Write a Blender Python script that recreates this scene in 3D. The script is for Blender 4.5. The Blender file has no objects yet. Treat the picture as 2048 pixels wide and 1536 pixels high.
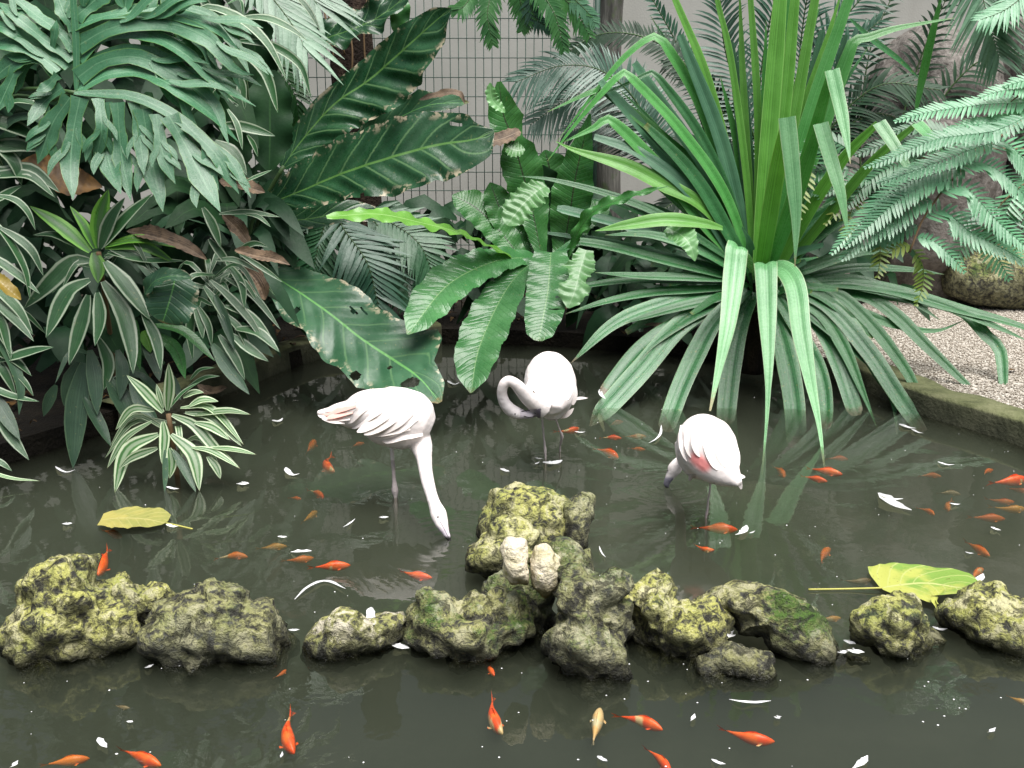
import bpy, bmesh, math, random
import numpy as np
from mathutils import Vector, Matrix, noise
from mathutils.geometry import tessellate_polygon
from mathutils.bvhtree import BVHTree

sc = bpy.context.scene
R = math.radians
rnd = random.Random(7)

# ---------------------------------------------------------------- camera
CAM = Vector((0.0, 0.0, 1.6))
PITCH = R(15.0)
FPX = 2100.0                      # focal length in pixels of the 2048 px wide photograph
cd = bpy.data.cameras.new('camera')
cd.sensor_width = 36.0
cd.lens = 36.0 * FPX / 2048.0
cd.clip_start = 0.05
cd.clip_end = 500.0
cam = bpy.data.objects.new('camera', cd)
cam.location = CAM
cam.rotation_euler = (R(90) - PITCH, 0, 0)
sc.collection.objects.link(cam)
sc.camera = cam

# ---------------------------------------------------------------- light
SUN_EL, SUN_AZ = R(72), R(150)    # high soft daylight through the roof, slightly from the viewer's side
w = bpy.data.worlds.new('World')
sc.world = w
w.use_nodes = True
nt = w.node_tree
bg = nt.nodes['Background']
sky = nt.nodes.new('ShaderNodeTexSky')
sky.sky_type = 'NISHITA'
sky.sun_disc = False
sky.sun_elevation = SUN_EL
sky.sun_rotation = SUN_AZ
sky.air_density = 1.0
sky.dust_density = 4.0
hs = nt.nodes.new('ShaderNodeHueSaturation')
hs.inputs['Saturation'].default_value = 0.6
nt.links.new(sky.outputs[0], hs.inputs['Color'])
nt.links.new(hs.outputs[0], bg.inputs['Color'])
bg.inputs['Strength'].default_value = 0.05

sd = bpy.data.lights.new('sun', 'SUN')
sd.energy = 3.4
sd.angle = R(50)
sd.color = (1.0, 0.985, 0.95)
sun = bpy.data.objects.new('sun', sd)
sdir = Vector((math.sin(SUN_AZ) * math.cos(SUN_EL), math.cos(SUN_AZ) * math.cos(SUN_EL), math.sin(SUN_EL)))
sun.rotation_euler = sdir.to_track_quat('Z', 'Y').to_euler()
sun.location = (0, 0, 12)
sc.collection.objects.link(sun)

vs = sc.view_settings
sc.display_settings.display_device = 'sRGB'
vs.view_transform = 'Standard'
vs.look = 'None'
vs.exposure = 1.02
vs.gamma = 1.0
vs.use_curve_mapping = False
sc.render.engine = 'CYCLES'
sc.cycles.max_bounces = 8
sc.cycles.transparent_max_bounces = 16
sc.cycles.caustics_reflective = False
sc.cycles.caustics_refractive = False
sc.cycles.use_denoising = True

# ---------------------------------------------------------------- pixel helpers
FW = Vector((0, math.cos(PITCH), -math.sin(PITCH)))
UP = Vector((0, math.sin(PITCH), math.cos(PITCH)))

def ray(px, py):
    return FW + Vector((1, 0, 0)) * ((px - 1024) / FPX) + UP * ((768 - py) / FPX)

def P(px, py, Y):
    d = ray(px, py)
    return CAM + d * (Y / d.y)

def Z(px, py, z=0.0):
    d = ray(px, py)
    return CAM + d * ((z - CAM.z) / d.z)

def mpp(p):                      # metres per photo pixel at a point
    return (p - CAM).dot(FW) / FPX

# ---------------------------------------------------------------- nodes
def new_mat(name):
    m = bpy.data.materials.new(name)
    m.use_nodes = True
    m.node_tree.nodes.clear()
    return m, m.node_tree

class NT:
    def __init__(s, t):
        s.t = t
    def n(s, typ, **kw):
        nd = s.t.nodes.new(typ)
        for k, v in kw.items():
            setattr(nd, k, v)
        return nd
    def put(s, sock, v):
        if v is None:
            return
        if isinstance(v, bpy.types.NodeSocket):
            s.t.links.new(v, sock)
        elif isinstance(v, (tuple, list)) and len(v) == 3 and sock.type == 'RGBA':
            sock.default_value = (*v, 1)
        else:
            sock.default_value = v
    def math(s, op, a, b=None, c=None, clamp=False):
        nd = s.n('ShaderNodeMath', operation=op, use_clamp=clamp)
        for i, v in enumerate((a, b, c)):
            s.put(nd.inputs[i], v)
        return nd.outputs[0]
    def mix(s, f, a, b, blend='MIX'):
        nd = s.n('ShaderNodeMix', data_type='RGBA', blend_type=blend)
        s.put(nd.inputs[0], f)
        s.put(nd.inputs[6], a)
        s.put(nd.inputs[7], b)
        return nd.outputs[2]
    def step(s, x, lo, hi, a=0.0, b=1.0):
        nd = s.n('ShaderNodeMapRange', interpolation_type='SMOOTHSTEP')
        for i, v in enumerate((x, lo, hi, a, b)):
            s.put(nd.inputs[i], v)
        return nd.outputs[0]
    def noise(s, vec, scale, detail=3, rough=0.55, dist=0.0):
        nd = s.n('ShaderNodeTexNoise')
        s.put(nd.inputs['Vector'], vec)
        nd.inputs['Scale'].default_value = scale
        nd.inputs['Detail'].default_value = detail
        nd.inputs['Roughness'].default_value = rough
        nd.inputs['Distortion'].default_value = dist
        return nd.outputs[0]
    def vor(s, vec, scale, feature='F1'):
        nd = s.n('ShaderNodeTexVoronoi', feature=feature)
        s.put(nd.inputs['Vector'], vec)
        nd.inputs['Scale'].default_value = scale
        return nd.outputs
    def ramp(s, f, stops):
        nd = s.n('ShaderNodeValToRGB')
        el = nd.color_ramp.elements
        while len(el) < len(stops):
            el.new(0.5)
        for e, (p, c) in zip(el, stops):
            e.position = p
            e.color = (*c, 1)
        s.put(nd.inputs[0], f)
        return nd.outputs[0]
    def bump(s, h, strength=0.3, dist=0.01):
        nd = s.n('ShaderNodeBump')
        nd.inputs['Strength'].default_value = strength
        nd.inputs['Distance'].default_value = dist
        s.put(nd.inputs['Height'], h)
        return nd.outputs[0]
    def scale(s, vec, v):
        nd = s.n('ShaderNodeMapping')
        s.put(nd.inputs['Vector'], vec)
        nd.inputs['Scale'].default_value = v
        return nd.outputs[0]
    def pbsdf(s, col, rough=0.5, normal=None, spec=0.5):
        nd = s.n('ShaderNodeBsdfPrincipled')
        s.put(nd.inputs['Base Color'], col)
        s.put(nd.inputs['Roughness'], rough)
        nd.inputs['Specular IOR Level'].default_value = spec
        if normal is not None:
            s.put(nd.inputs['Normal'], normal)
        return nd
    def out(s, sh):
        o = s.n('ShaderNodeOutputMaterial')
        s.t.links.new(sh, o.inputs[0])

def leafmat(name, c1, c2, edge=None, e0=0.55, e1=0.75, mid=None, midw=0.05, veins=None, veinc=None, veink=0.25, rough=0.38,
            tr=0.25, lines=0.0, tip=None, tip0=0.86, dirt=0.0, spec=0.5, dry=None, nscale=7.0, center=None, margin=None):
    m, t = new_mat(name)
    k = NT(t)
    tc = k.n('ShaderNodeTexCoord')
    sep = k.n('ShaderNodeSeparateXYZ')
    t.links.new(tc.outputs['UV'], sep.inputs[0])
    u, v = sep.outputs[0], sep.outputs[1]
    a = k.math('ABSOLUTE', k.math('SUBTRACT', k.math('MULTIPLY', u, 2.0), 1.0))
    geo = k.n('ShaderNodeNewGeometry')
    oi = k.n('ShaderNodeObjectInfo')
    no = k.noise(geo.outputs['Position'], nscale, 4)
    col = k.mix(k.step(no, 0.35, 0.68), c1, c2)
    h = None
    if lines:
        sv = k.scale(tc.outputs['UV'], (38.0, 0.6, 1.0))
        ln = k.noise(sv, 1.0, 2)
        col = k.mix(k.math('MULTIPLY', k.step(ln, 0.45, 0.65), lines), col, tuple(x * 1.7 + 0.01 for x in c2))
        h = ln
    if center:
        col = k.mix(k.step(a, 0.36, 0.16), col, center)
    if edge:
        wob = k.math('ADD', a, k.math('MULTIPLY', k.math('SUBTRACT', k.noise(k.scale(tc.outputs['UV'], (12, 5, 1)), 1.0, 2), 0.5), 0.22))
        col = k.mix(k.step(wob, e0, e1), col, edge)
    if margin:
        col = k.mix(k.step(a, 0.9, 0.97), col, margin)
    if veins:
        s = k.math('FRACT', k.math('SUBTRACT', k.math('MULTIPLY', v, float(veins)), k.math('MULTIPLY', a, veink * veins)))
        d = k.math('ABSOLUTE', k.math('SUBTRACT', s, 0.5))
        f = k.step(d, 0.07, 0.02)
        col = k.mix(k.math('MULTIPLY', f, k.step(a, 0.98, 0.6)), col, veinc or mid)
        h = k.math('MULTIPLY', k.step(d, 0.0, 0.2), 1.0)
    if mid:
        col = k.mix(k.step(a, midw, midw * 0.4), col, mid)
    if dry:
        nd = k.noise(geo.outputs['Position'], 26.0, 4)
        col = k.mix(k.math('MULTIPLY', k.step(nd, 0.52, 0.62), k.step(a, 0.72, 0.98)), col, dry)
    if tip:
        wv = k.math('ADD', v, k.math('MULTIPLY', k.math('SUBTRACT', k.noise(geo.outputs['Position'], 40.0, 3), 0.5), 0.12))
        col = k.mix(k.step(wv, tip0, tip0 + 0.08), col, tip)
    if dirt:
        sp = k.noise(geo.outputs['Position'], 90.0, 3, 0.6)
        col = k.mix(k.math('MULTIPLY', k.step(sp, 0.62, 0.7), dirt), col, (0.02, 0.022, 0.012))
        sp2 = k.noise(geo.outputs['Position'], 55.0, 2, 0.5)
        col = k.mix(k.math('MULTIPLY', k.step(sp2, 0.66, 0.74), dirt * 0.6), col, (0.35, 0.33, 0.12))
    bri = k.math('ADD', k.math('MULTIPLY', oi.outputs['Random'], 0.5), 0.75)
    comb = k.n('ShaderNodeCombineColor')
    for i in range(3):
        k.put(comb.inputs[i], bri)
    col = k.mix(1.0, col, comb.outputs[0], 'MULTIPLY')
    fine = k.noise(geo.outputs['Position'], 60.0, 3)
    rg = k.math('ADD', k.math('MULTIPLY', fine, 0.25), rough - 0.19)
    nrm = k.bump(k.math('ADD', fine, k.math('MULTIPLY', h, 1.5)) if h is not None else fine, 0.25, 0.004)
    pb = k.pbsdf(col, rg, nrm, spec)
    if tr > 0:
        tl = k.n('ShaderNodeBsdfTranslucent')
        tcol = k.mix(1.0, col, (1.0, 1.0, 0.55), 'MULTIPLY')
        t.links.new(tcol, tl.inputs[0])
        ms = k.n('ShaderNodeMixShader')
        ms.inputs[0].default_value = tr
        t.links.new(pb.outputs[0], ms.inputs[1])
        t.links.new(tl.outputs[0], ms.inputs[2])
        k.out(ms.outputs[0])
    else:
        k.out(pb.outputs[0])
    return m

# ---------------------------------------------------------------- object helpers
COL = sc.collection
WLOC = {}

def tag(o, label=None, cat=None, group=None, kind=None):
    if label: o['label'] = label
    if cat: o['category'] = cat
    if group: o['group'] = group
    if kind: o['kind'] = kind
    return o

def thing(name, loc, label, cat, group=None):
    o = bpy.data.objects.new(name, None)
    o.empty_display_size = 0.05
    o.location = loc
    COL.objects.link(o)
    WLOC[o.name] = Vector(loc)
    return tag(o, label, cat, group)

def obj(name, V, F, mat, parent=None, UV=None, smooth=True, loc=None, mats=None, attr=None):
    base = WLOC[parent.name] if parent else Vector((0, 0, 0))
    org = Vector(loc) if loc is not None else base
    me = bpy.data.meshes.new(name)
    me.from_pydata([tuple(Vector(v) - org) for v in V], [], F)
    if UV is not None:
        ul = me.uv_layers.new(name='UVMap')
        li = np.empty(len(me.loops), dtype=np.int32)
        me.loops.foreach_get('vertex_index', li)
        ul.data.foreach_set('uv', np.asarray(UV, dtype=np.float32)[li].ravel())
    if attr is not None:
        ca = me.color_attributes.new(name='tint', type='FLOAT_COLOR', domain='POINT')
        ca.data.foreach_set('color', np.asarray(attr, dtype=np.float32).ravel())
    if smooth:
        me.polygons.foreach_set('use_smooth', [True] * len(me.polygons))
    me.materials.append(mat)
    o = bpy.data.objects.new(name, me)
    COL.objects.link(o)
    if parent:
        o.parent = parent
        o.location = org - base
    else:
        o.location = org
    WLOC[o.name] = org
    return o

def merge(parts):
    V, F, UV = [], [], []
    for v, f, uv in parts:
        b = len(V)
        V += v
        F += [tuple(i + b for i in q) for q in f]
        UV += uv
    return V, F, UV

def spline(pts, n):
    """centripetal-like Catmull-Rom through pts, n+1 samples evenly by length"""
    if len(pts) == 2:
        return [pts[0].lerp(pts[1], i / n) for i in range(n + 1)]
    q = [pts[0] * 2 - pts[1]] + list(pts) + [pts[-1] * 2 - pts[-2]]
    out = []
    m = 14
    for i in range(1, len(q) - 2):
        p0, p1, p2, p3 = q[i - 1:i + 3]
        d = (p2 - p1).length + 1e-9
        t1 = (p2 - p0) / (((p2 - p1).length + (p1 - p0).length) + 1e-9) * d
        t2 = (p3 - p1) / (((p3 - p2).length + (p2 - p1).length) + 1e-9) * d
        for j in range(m):
            t = j / m
            h00 = 2 * t ** 3 - 3 * t * t + 1
            h10 = t ** 3 - 2 * t * t + t
            h01 = -2 * t ** 3 + 3 * t * t
            h11 = t ** 3 - t * t
            out.append(p1 * h00 + t1 * h10 + p2 * h01 + t2 * h11)
    out.append(pts[-1].copy())
    L = [0.0]
    for i in range(1, len(out)):
        L.append(L[-1] + (out[i] - out[i - 1]).length)
    res, k = [], 0
    for i in range(n + 1):
        s = L[-1] * i / n
        while k < len(L) - 2 and L[k + 1] < s:
            k += 1
        f = (s - L[k]) / max(1e-9, L[k + 1] - L[k])
        res.append(out[k].lerp(out[k + 1], min(1, max(0, f))))
    return res

def interp(tab, t):
    for (t0, a), (t1, b) in zip(tab, tab[1:]):
        if t <= t1:
            return a + (b - a) * (t - t0) / max(1e-9, t1 - t0)
    return tab[-1][1]

PROF = {
    'strap': [(0, .55), (.12, .8), (.3, 1), (.55, .95), (.8, .6), (.95, .2), (1, .02)],
    'lance': [(0, .3), (.1, .6), (.35, 1), (.6, .92), (.8, .6), (.93, .25), (1, .02)],
    'cut': [(0, .6), (.2, .85), (.5, 1), (.9, .92), (.97, .85), (1, .5)],
    'hang': [(0, 1), (.15, 1), (.5, .85), (.75, .45), (.9, .18), (1, .05)],
    'oval': [(0, .12), (.06, .45), (.2, .85), (.45, 1), (.7, .9), (.88, .55), (.97, .2), (1, .03)],
    'lobe': [(0, .9), (.15, .6), (.4, .85), (.6, 1), (.8, .65), (.93, .25), (1, .02)],
    'leaflet': [(0, .4), (.2, 1), (.6, .8), (1, .05)],
    'pad': [(0, .3), (.05, .6), (.2, .92), (.5, 1), (.8, .9), (.94, .62), (1, .2)],
}

def pts3(ctrl):
    return [p if isinstance(p, Vector) else P(*p) for p in ctrl]

def blade(ctrl, wpx, prof='strap', fold=0.25, curl=0.0, wave=(0, 0), ribs=None, hint=None, upw=0.45, roll=0.0, n=16, c=4,
          notch=0.0, nfreq=9.0, holes=(), wl=None, wr=None, metric=False, seed=None, mshape=0.0):
    """a leaf blade: V, F, UV. wpx = full width in photo pixels at its depth (or metres when metric)"""
    pts = pts3(ctrl)
    sp = spline(pts, n)
    pf = PROF[prof] if isinstance(prof, str) else prof
    sd_ = seed if seed is not None else rnd.random() * 100
    V, F, UV = [], [], []
    prevS = None
    for i in range(n + 1):
        p = sp[i]
        T = (sp[min(n, i + 1)] - sp[max(0, i - 1)]).normalized()
        if hint is None:
            N = (CAM - p).normalized() * (1 - upw) + Vector((0, 0, 1)) * upw
        else:
            N = Vector(hint)
        S = T.cross(N)
        if S.length < 1e-4:
            S = prevS or Vector((1, 0, 0))
        S.normalize()
        if prevS is not None and hint is None and S.dot(prevS) < -0.2:
            S = -S
        if prevS is not None:
            S = (S * 0.6 + prevS * 0.4).normalized()
            S = (S - T * S.dot(T)).normalized()
        prevS = S
        if roll:
            S = Matrix.Rotation(roll, 3, T) @ S
        Nn = S.cross(T).normalized()
        t = i / n
        s = 1.0 if metric else mpp(p)
        half = wpx * 0.5 * interp(pf, t) * s
        hl = interp(wl, t) * s if wl else half
        hr = interp(wr, t) * s if wr else half
        for j in range(c + 1):
            uu = -1 + 2 * j / c
            hw = hl if uu < 0 else hr
            if notch and abs(uu) > 0.6:
                nz = noise.noise(Vector((t * nfreq, sd_ + (5 if uu < 0 else 0), 0.3)))
                nz2 = noise.noise(Vector((t * nfreq * 3.1, sd_ + (9 if uu < 0 else 3), 0.7)))
                hw = hw * (1 + notch * (nz + 0.6 * nz2) * min(1, 6 * t, 6 * (1 - t)))
            au = abs(uu)
            up_ = fold * au * hw + curl * au * au * hw
            if mshape:
                up_ += mshape * math.sin(au * math.pi) * hw
            if wave[0]:
                up_ += wave[0] * hw * au * au * math.sin(t * wave[1] * 6.283 + (1.7 if uu < 0 else 0) + sd_)
            if ribs:
                ph = t * ribs[0] - au * ribs[2] * ribs[0]
                fr = ph - math.floor(ph)
                up_ += ribs[1] * hw * (abs(fr - 0.5) * -2 + 0.5) * min(1, au * 4) * min(1, t * 5, (1 - t) * 5)
            V.append(p + S * (uu * hw) + Nn * up_)
            UV.append(((uu + 1) / 2, t))
    for i in range(n):
        for j in range(c):
            uu = -1 + 2 * (j + 0.5) / c
            t = (i + 0.5) / n
            if any(((t - h[0]) / h[2]) ** 2 + ((uu - h[1]) / h[3]) ** 2 < 1 for h in holes):
                continue
            a = i * (c + 1) + j
            F.append((a, a + 1, a + c + 2, a + c + 1))
    return V, F, UV

def tube(ctrl, rad, n=None, k=8, caps=True, pre=True):
    """round tube through points with radii in metres (number or list at the points; (ra, rb) = across S, across N)"""
    pts = pts3(ctrl)
    n = n or (len(pts) - 1) * 5
    if not isinstance(rad, (list, tuple)):
        rad = [rad] * len(pts)
    rad = [r if isinstance(r, tuple) else (r, r) for r in rad]
    L = [0.0]
    for a, b in zip(pts, pts[1:]):
        L.append(L[-1] + (b - a).length)
    ta = [(l / L[-1], r[0]) for l, r in zip(L, rad)]
    tb = [(l / L[-1], r[1]) for l, r in zip(L, rad)]
    sp = spline(pts, n)
    V, F, UV = [], [], []
    S = None
    for i, p in enumerate(sp):
        T = (sp[min(n, i + 1)] - sp[max(0, i - 1)]).normalized()
        if S is None:
            S = T.cross(Vector((0, -1, 0.2)))
            if S.length < 1e-3:
                S = Vector((1, 0, 0))
        S = (S - T * S.dot(T)).normalized()
        N = S.cross(T).normalized()
        t = i / n
        ra, rb = interp(ta, t), interp(tb, t)
        for j in range(k):
            an = 6.28318 * j / k
            V.append(p + S * (math.cos(an) * ra) + N * (math.sin(an) * rb))
            UV.append((j / k, t))
    for i in range(n):
        for j in range(k):
            F.append((i * k + j, i * k + (j + 1) % k, (i + 1) * k + (j + 1) % k, (i + 1) * k + j))
    if caps:
        F.append(tuple(range(k - 1, -1, -1)))
        F.append(tuple(n * k + j for j in range(k)))
    return V, F, UV

# ================================================================ setting
def simple_mat(name, fn):
    m, t = new_mat(name)
    k = NT(t)
    geo = k.n('ShaderNodeNewGeometry')
    fn(k, geo.outputs['Position'], geo)
    return m

def _soil(k, p, g):
    n1 = k.noise(p, 5.0, 6, 0.65)
    n2 = k.noise(p, 45.0, 4, 0.6)
    col = k.ramp(n1, [(0.3, (0.006, 0.005, 0.004)), (0.55, (0.016, 0.013, 0.009)), (0.75, (0.032, 0.024, 0.014))])
    k.out(k.pbsdf(col, 0.9, k.bump(k.math('ADD', n1, n2), 0.9, 0.03), 0.2).outputs[0])
M_SOIL = simple_mat('soil', _soil)

def _pond(k, p, g):
    n1 = k.noise(p, 2.2, 5, 0.6)
    n2 = k.noise(p, 30.0, 4, 0.6)
    col = k.ramp(k.math('ADD', k.math('MULTIPLY', n1, 0.7), k.math('MULTIPLY', n2, 0.3)),
                 [(0.35, (0.05, 0.052, 0.034)), (0.5, (0.10, 0.10, 0.07)), (0.66, (0.17, 0.165, 0.12))])
    k.out(k.pbsdf(col, 0.9, k.bump(n2, 0.5, 0.02), 0.1).outputs[0])
M_POND = simple_mat('pond_mud', _pond)

def _wall(k, p, g):
    n1 = k.noise(p, 1.3, 4)
    n2 = k.noise(p, 70.0, 3)
    st = k.noise(k.scale(p, (3.0, 3.0, 0.35)), 1.0, 4)
    col = k.mix(k.step(n1, 0.35, 0.7), (0.46, 0.455, 0.42), (0.40, 0.395, 0.36))
    col = k.mix(k.math('MULTIPLY', k.step(st, 0.52, 0.75), 0.35), col, (0.24, 0.23, 0.20))
    k.out(k.pbsdf(col, 0.8, k.bump(n2, 0.25, 0.006), 0.2).outputs[0])
M_WALL = simple_mat('wall_render', _wall)

def _kerb(k, p, g):
    n1 = k.noise(p, 6.0, 5, 0.65)
    n2 = k.noise(p, 40.0, 4, 0.6)
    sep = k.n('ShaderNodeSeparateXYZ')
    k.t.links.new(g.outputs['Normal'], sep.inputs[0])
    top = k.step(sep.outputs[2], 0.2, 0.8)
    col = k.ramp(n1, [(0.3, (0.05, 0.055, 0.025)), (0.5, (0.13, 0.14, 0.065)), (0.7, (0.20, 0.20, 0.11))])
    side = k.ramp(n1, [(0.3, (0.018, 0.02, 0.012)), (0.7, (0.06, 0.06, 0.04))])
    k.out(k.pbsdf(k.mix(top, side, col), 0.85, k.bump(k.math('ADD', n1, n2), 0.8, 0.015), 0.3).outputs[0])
M_KERB = simple_mat('kerb_stone', _kerb)

def _gravel(k, p, g):
    v = k.vor(p, 75.0)
    sep = k.n('ShaderNodeSeparateColor')
    k.t.links.new(v['Color'], sep.inputs[0])
    col = k.ramp(sep.outputs[0], [(0.0, (0.22, 0.19, 0.15)), (0.5, (0.42, 0.38, 0.33)), (1.0, (0.62, 0.58, 0.52))])
    k.out(k.pbsdf(col, 0.9, k.bump(v['Distance'], -0.9, 0.012), 0.2).outputs[0])
M_GRAVEL = simple_mat('gravel_bed', _gravel)

def _pebble(k, p, g):
    n1 = k.noise(p, 110.0, 0)
    col = k.ramp(n1, [(0.3, (0.15, 0.125, 0.095)), (0.5, (0.34, 0.30, 0.25)), (0.68, (0.55, 0.51, 0.45))])
    k.out(k.pbsdf(col, 0.85, None, 0.25).outputs[0])
M_PEBBLE = simple_mat('pebble', _pebble)

def rockmat(name, lime, moss, grey, pale):
    def f(k, p, g):
        n1 = k.noise(p, 9.0, 5, 0.65)
        n2 = k.noise(p, 34.0, 5, 0.65, 0.4)
        n3 = k.noise(p, 5.5, 4, 0.6)
        n4 = k.noise(p, 110.0, 3, 0.6)
        sep = k.n('ShaderNodeSeparateXYZ')
        k.t.links.new(g.outputs['Normal'], sep.inputs[0])
        pos = k.n('ShaderNodeSeparateXYZ')
        k.t.links.new(p, pos.inputs[0])
        upf = k.step(sep.outputs[2], -0.2, 0.75)
        col = k.ramp(n2, [(0.30, (0.016, 0.016, 0.012)), (0.46, (0.060, 0.058, 0.044)), (0.58, (0.15, 0.145, 0.11)), (0.75, (0.34, 0.33, 0.27))])
        col = k.mix(k.math('MULTIPLY', k.step(n1, 0.42, 0.6), grey), col, (0.13, 0.135, 0.12))
        lf = k.math('MULTIPLY', k.step(k.math('ADD', n2, k.math('MULTIPLY', n1, 0.5)), 0.62, 0.80), k.math('MULTIPLY', k.math('ADD', k.math('MULTIPLY', upf, 0.65), 0.35), lime))
        col = k.mix(lf, col, k.mix(n4, (0.27, 0.28, 0.045), (0.58, 0.56, 0.19)))
        mf = k.math('MULTIPLY', k.step(k.math('ADD', k.math('MULTIPLY', n3, 0.75), k.math('ADD', k.math('MULTIPLY', n2, 0.4), k.math('MULTIPLY', n4, 0.3))), 0.70, 0.86), k.math('MULTIPLY', upf, moss))
        col = k.mix(mf, col, k.mix(n4, (0.018, 0.045, 0.008), (0.085, 0.16, 0.022)))
        pf = k.math('MULTIPLY', k.step(k.math('ADD', n1, k.math('MULTIPLY', n2, 0.6)), 0.80, 0.92), k.math('MULTIPLY', upf, pale))
        col = k.mix(pf, col, (0.58, 0.53, 0.42))
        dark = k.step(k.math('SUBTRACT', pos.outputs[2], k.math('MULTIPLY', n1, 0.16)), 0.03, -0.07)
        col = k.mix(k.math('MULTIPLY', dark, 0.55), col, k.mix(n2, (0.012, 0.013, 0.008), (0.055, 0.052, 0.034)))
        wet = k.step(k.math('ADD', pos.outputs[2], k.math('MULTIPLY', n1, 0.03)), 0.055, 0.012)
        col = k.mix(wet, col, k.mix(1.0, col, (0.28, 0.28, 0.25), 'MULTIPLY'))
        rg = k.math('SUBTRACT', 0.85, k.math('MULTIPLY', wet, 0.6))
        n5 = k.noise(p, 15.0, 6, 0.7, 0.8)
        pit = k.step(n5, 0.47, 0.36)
        col = k.mix(k.math('MULTIPLY', pit, 0.75), col, (0.022, 0.022, 0.014))  # crevice shade painted into the colour of the pits
        nrm = k.bump(k.math('SUBTRACT', k.math('ADD', n2, k.math('MULTIPLY', n4, 0.6)), k.math('MULTIPLY', pit, 0.5)), 1.0, 0.018)
        k.out(k.pbsdf(col, rg, nrm, 0.4).outputs[0])
    return simple_mat(name, f)
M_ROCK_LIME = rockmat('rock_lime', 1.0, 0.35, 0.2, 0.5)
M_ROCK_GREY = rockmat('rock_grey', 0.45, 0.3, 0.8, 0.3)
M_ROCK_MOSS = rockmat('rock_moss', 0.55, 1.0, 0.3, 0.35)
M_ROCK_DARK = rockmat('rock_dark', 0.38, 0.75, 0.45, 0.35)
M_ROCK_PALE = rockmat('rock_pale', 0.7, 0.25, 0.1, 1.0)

def _boulder(k, p, g):
    n1 = k.noise(p, 3.0, 6, 0.65)
    n2 = k.noise(p, 22.0, 5, 0.65)
    col = k.ramp(n2, [(0.3, (0.075, 0.068, 0.06)), (0.5, (0.17, 0.155, 0.14)), (0.7, (0.27, 0.25, 0.23))])
    col = k.mix(k.step(n1, 0.5, 0.7), col, (0.17, 0.15, 0.135))
    k.out(k.pbsdf(col, 0.9, k.bump(k.math('ADD', n1, n2), 0.8, 0.03), 0.2).outputs[0])
M_BOULDER = simple_mat('boulder', _boulder)

def _bark(k, p, g):
    n1 = k.noise(k.scale(p, (16, 16, 2.2)), 1.0, 5, 0.65)
    n2 = k.noise(p, 50.0, 4)
    col = k.ramp(n1, [(0.3, (0.010, 0.007, 0.005)), (0.55, (0.035, 0.024, 0.018)), (0.75, (0.085, 0.058, 0.04))])
    k.out(k.pbsdf(col, 0.9, k.bump(k.math('ADD', n1, n2), 0.9, 0.02), 0.2).outputs[0])
M_BARK = simple_mat('bark', _bark)

def _greybark(k, p, g):
    n1 = k.noise(k.scale(p, (22, 22, 2.0)), 1.0, 5, 0.65)
    n2 = k.noise(p, 8.0, 4)
    col = k.ramp(n1, [(0.3, (0.045, 0.045, 0.04)), (0.55, (0.15, 0.145, 0.13)), (0.75, (0.30, 0.29, 0.26))])
    col = k.mix(k.step(n2, 0.55, 0.7), col, (0.09, 0.12, 0.06))
    k.out(k.pbsdf(col, 0.9, k.bump(n1, 0.9, 0.02), 0.2).outputs[0])
M_GREYBARK = simple_mat('weathered_wood', _greybark)

def flat(name, col, rough=0.6, spec=0.4):
    def f(k, p, g):
        n1 = k.noise(p, 40.0, 3)
        k.out(k.pbsdf(k.mix(n1, tuple(x * 0.75 for x in col), tuple(min(1, x * 1.2) for x in col)), rough, None, spec).outputs[0])
    return simple_mat(name, f)
M_WIRE = flat('green_wire', (0.030, 0.065, 0.048), 0.6)
M_STEM = flat('green_stem', (0.05, 0.10, 0.03), 0.5)
M_BSTEM = flat('brown_stem', (0.16, 0.10, 0.05), 0.7)

# water: clear surface film that mirrors at grazing angles, over water that swallows light with depth
m, t = new_mat('pond_water')
k = NT(t)
geo = k.n('ShaderNodeNewGeometry')
wn = k.noise(geo.outputs['Position'], 5.0, 3, 0.55, 0.3)
wn2 = k.noise(geo.outputs['Position'], 22.0, 2, 0.5)
hsum = k.math('ADD', k.math('MULTIPLY', wn, 0.5), k.math('MULTIPLY', wn2, 0.10))
sepw = k.n('ShaderNodeSeparateXYZ')
t.links.new(geo.outputs['Position'], sepw.inputs[0])
for (qx, qy, amp, rad) in ((898, 1080, 0.14, .34), (791, 994, 0.05, .2), (1091, 918, 0.05, .2), (1336, 974, 0.12, .3), (1412, 1036, 0.04, .18)):
    q_ = Z(qx, qy)                     # rings spreading from bills and legs
    dx = k.math('SUBTRACT', sepw.outputs[0], q_.x)
    dy = k.math('SUBTRACT', sepw.outputs[1], q_.y)
    ds = k.math('SQRT', k.math('ADD', k.math('MULTIPLY', dx, dx), k.math('MULTIPLY', dy, dy)))
    rg_ = k.math('MULTIPLY', k.math('SINE', k.math('MULTIPLY', ds, 130.0)), k.math('MULTIPLY', k.step(ds, rad, 0.02), amp))
    hsum = k.math('ADD', hsum, rg_)
nrm = k.bump(hsum, 0.10, 0.02)
fr = k.n('ShaderNodeFresnel')
fr.inputs['IOR'].default_value = 1.5
t.links.new(nrm, fr.inputs['Normal'])
tb = k.n('ShaderNodeBsdfTransparent')
tb.inputs[0].default_value = (0.93, 0.95, 0.90, 1)
gl = k.n('ShaderNodeBsdfGlossy')
gl.inputs['Roughness'].default_value = 0.02
t.links.new(nrm, gl.inputs['Normal'])
ms = k.n('ShaderNodeMixShader')
t.links.new(fr.outputs[0], ms.inputs[0])
t.links.new(tb.outputs[0], ms.inputs[1])
t.links.new(gl.outputs[0], ms.inputs[2])
o_ = k.n('ShaderNodeOutputMaterial')
t.links.new(ms.outputs[0], o_.inputs[0])
va = k.n('ShaderNodeVolumePrincipled')
va.inputs['Color'].default_value = (0.335, 0.375, 0.285, 1)
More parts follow.
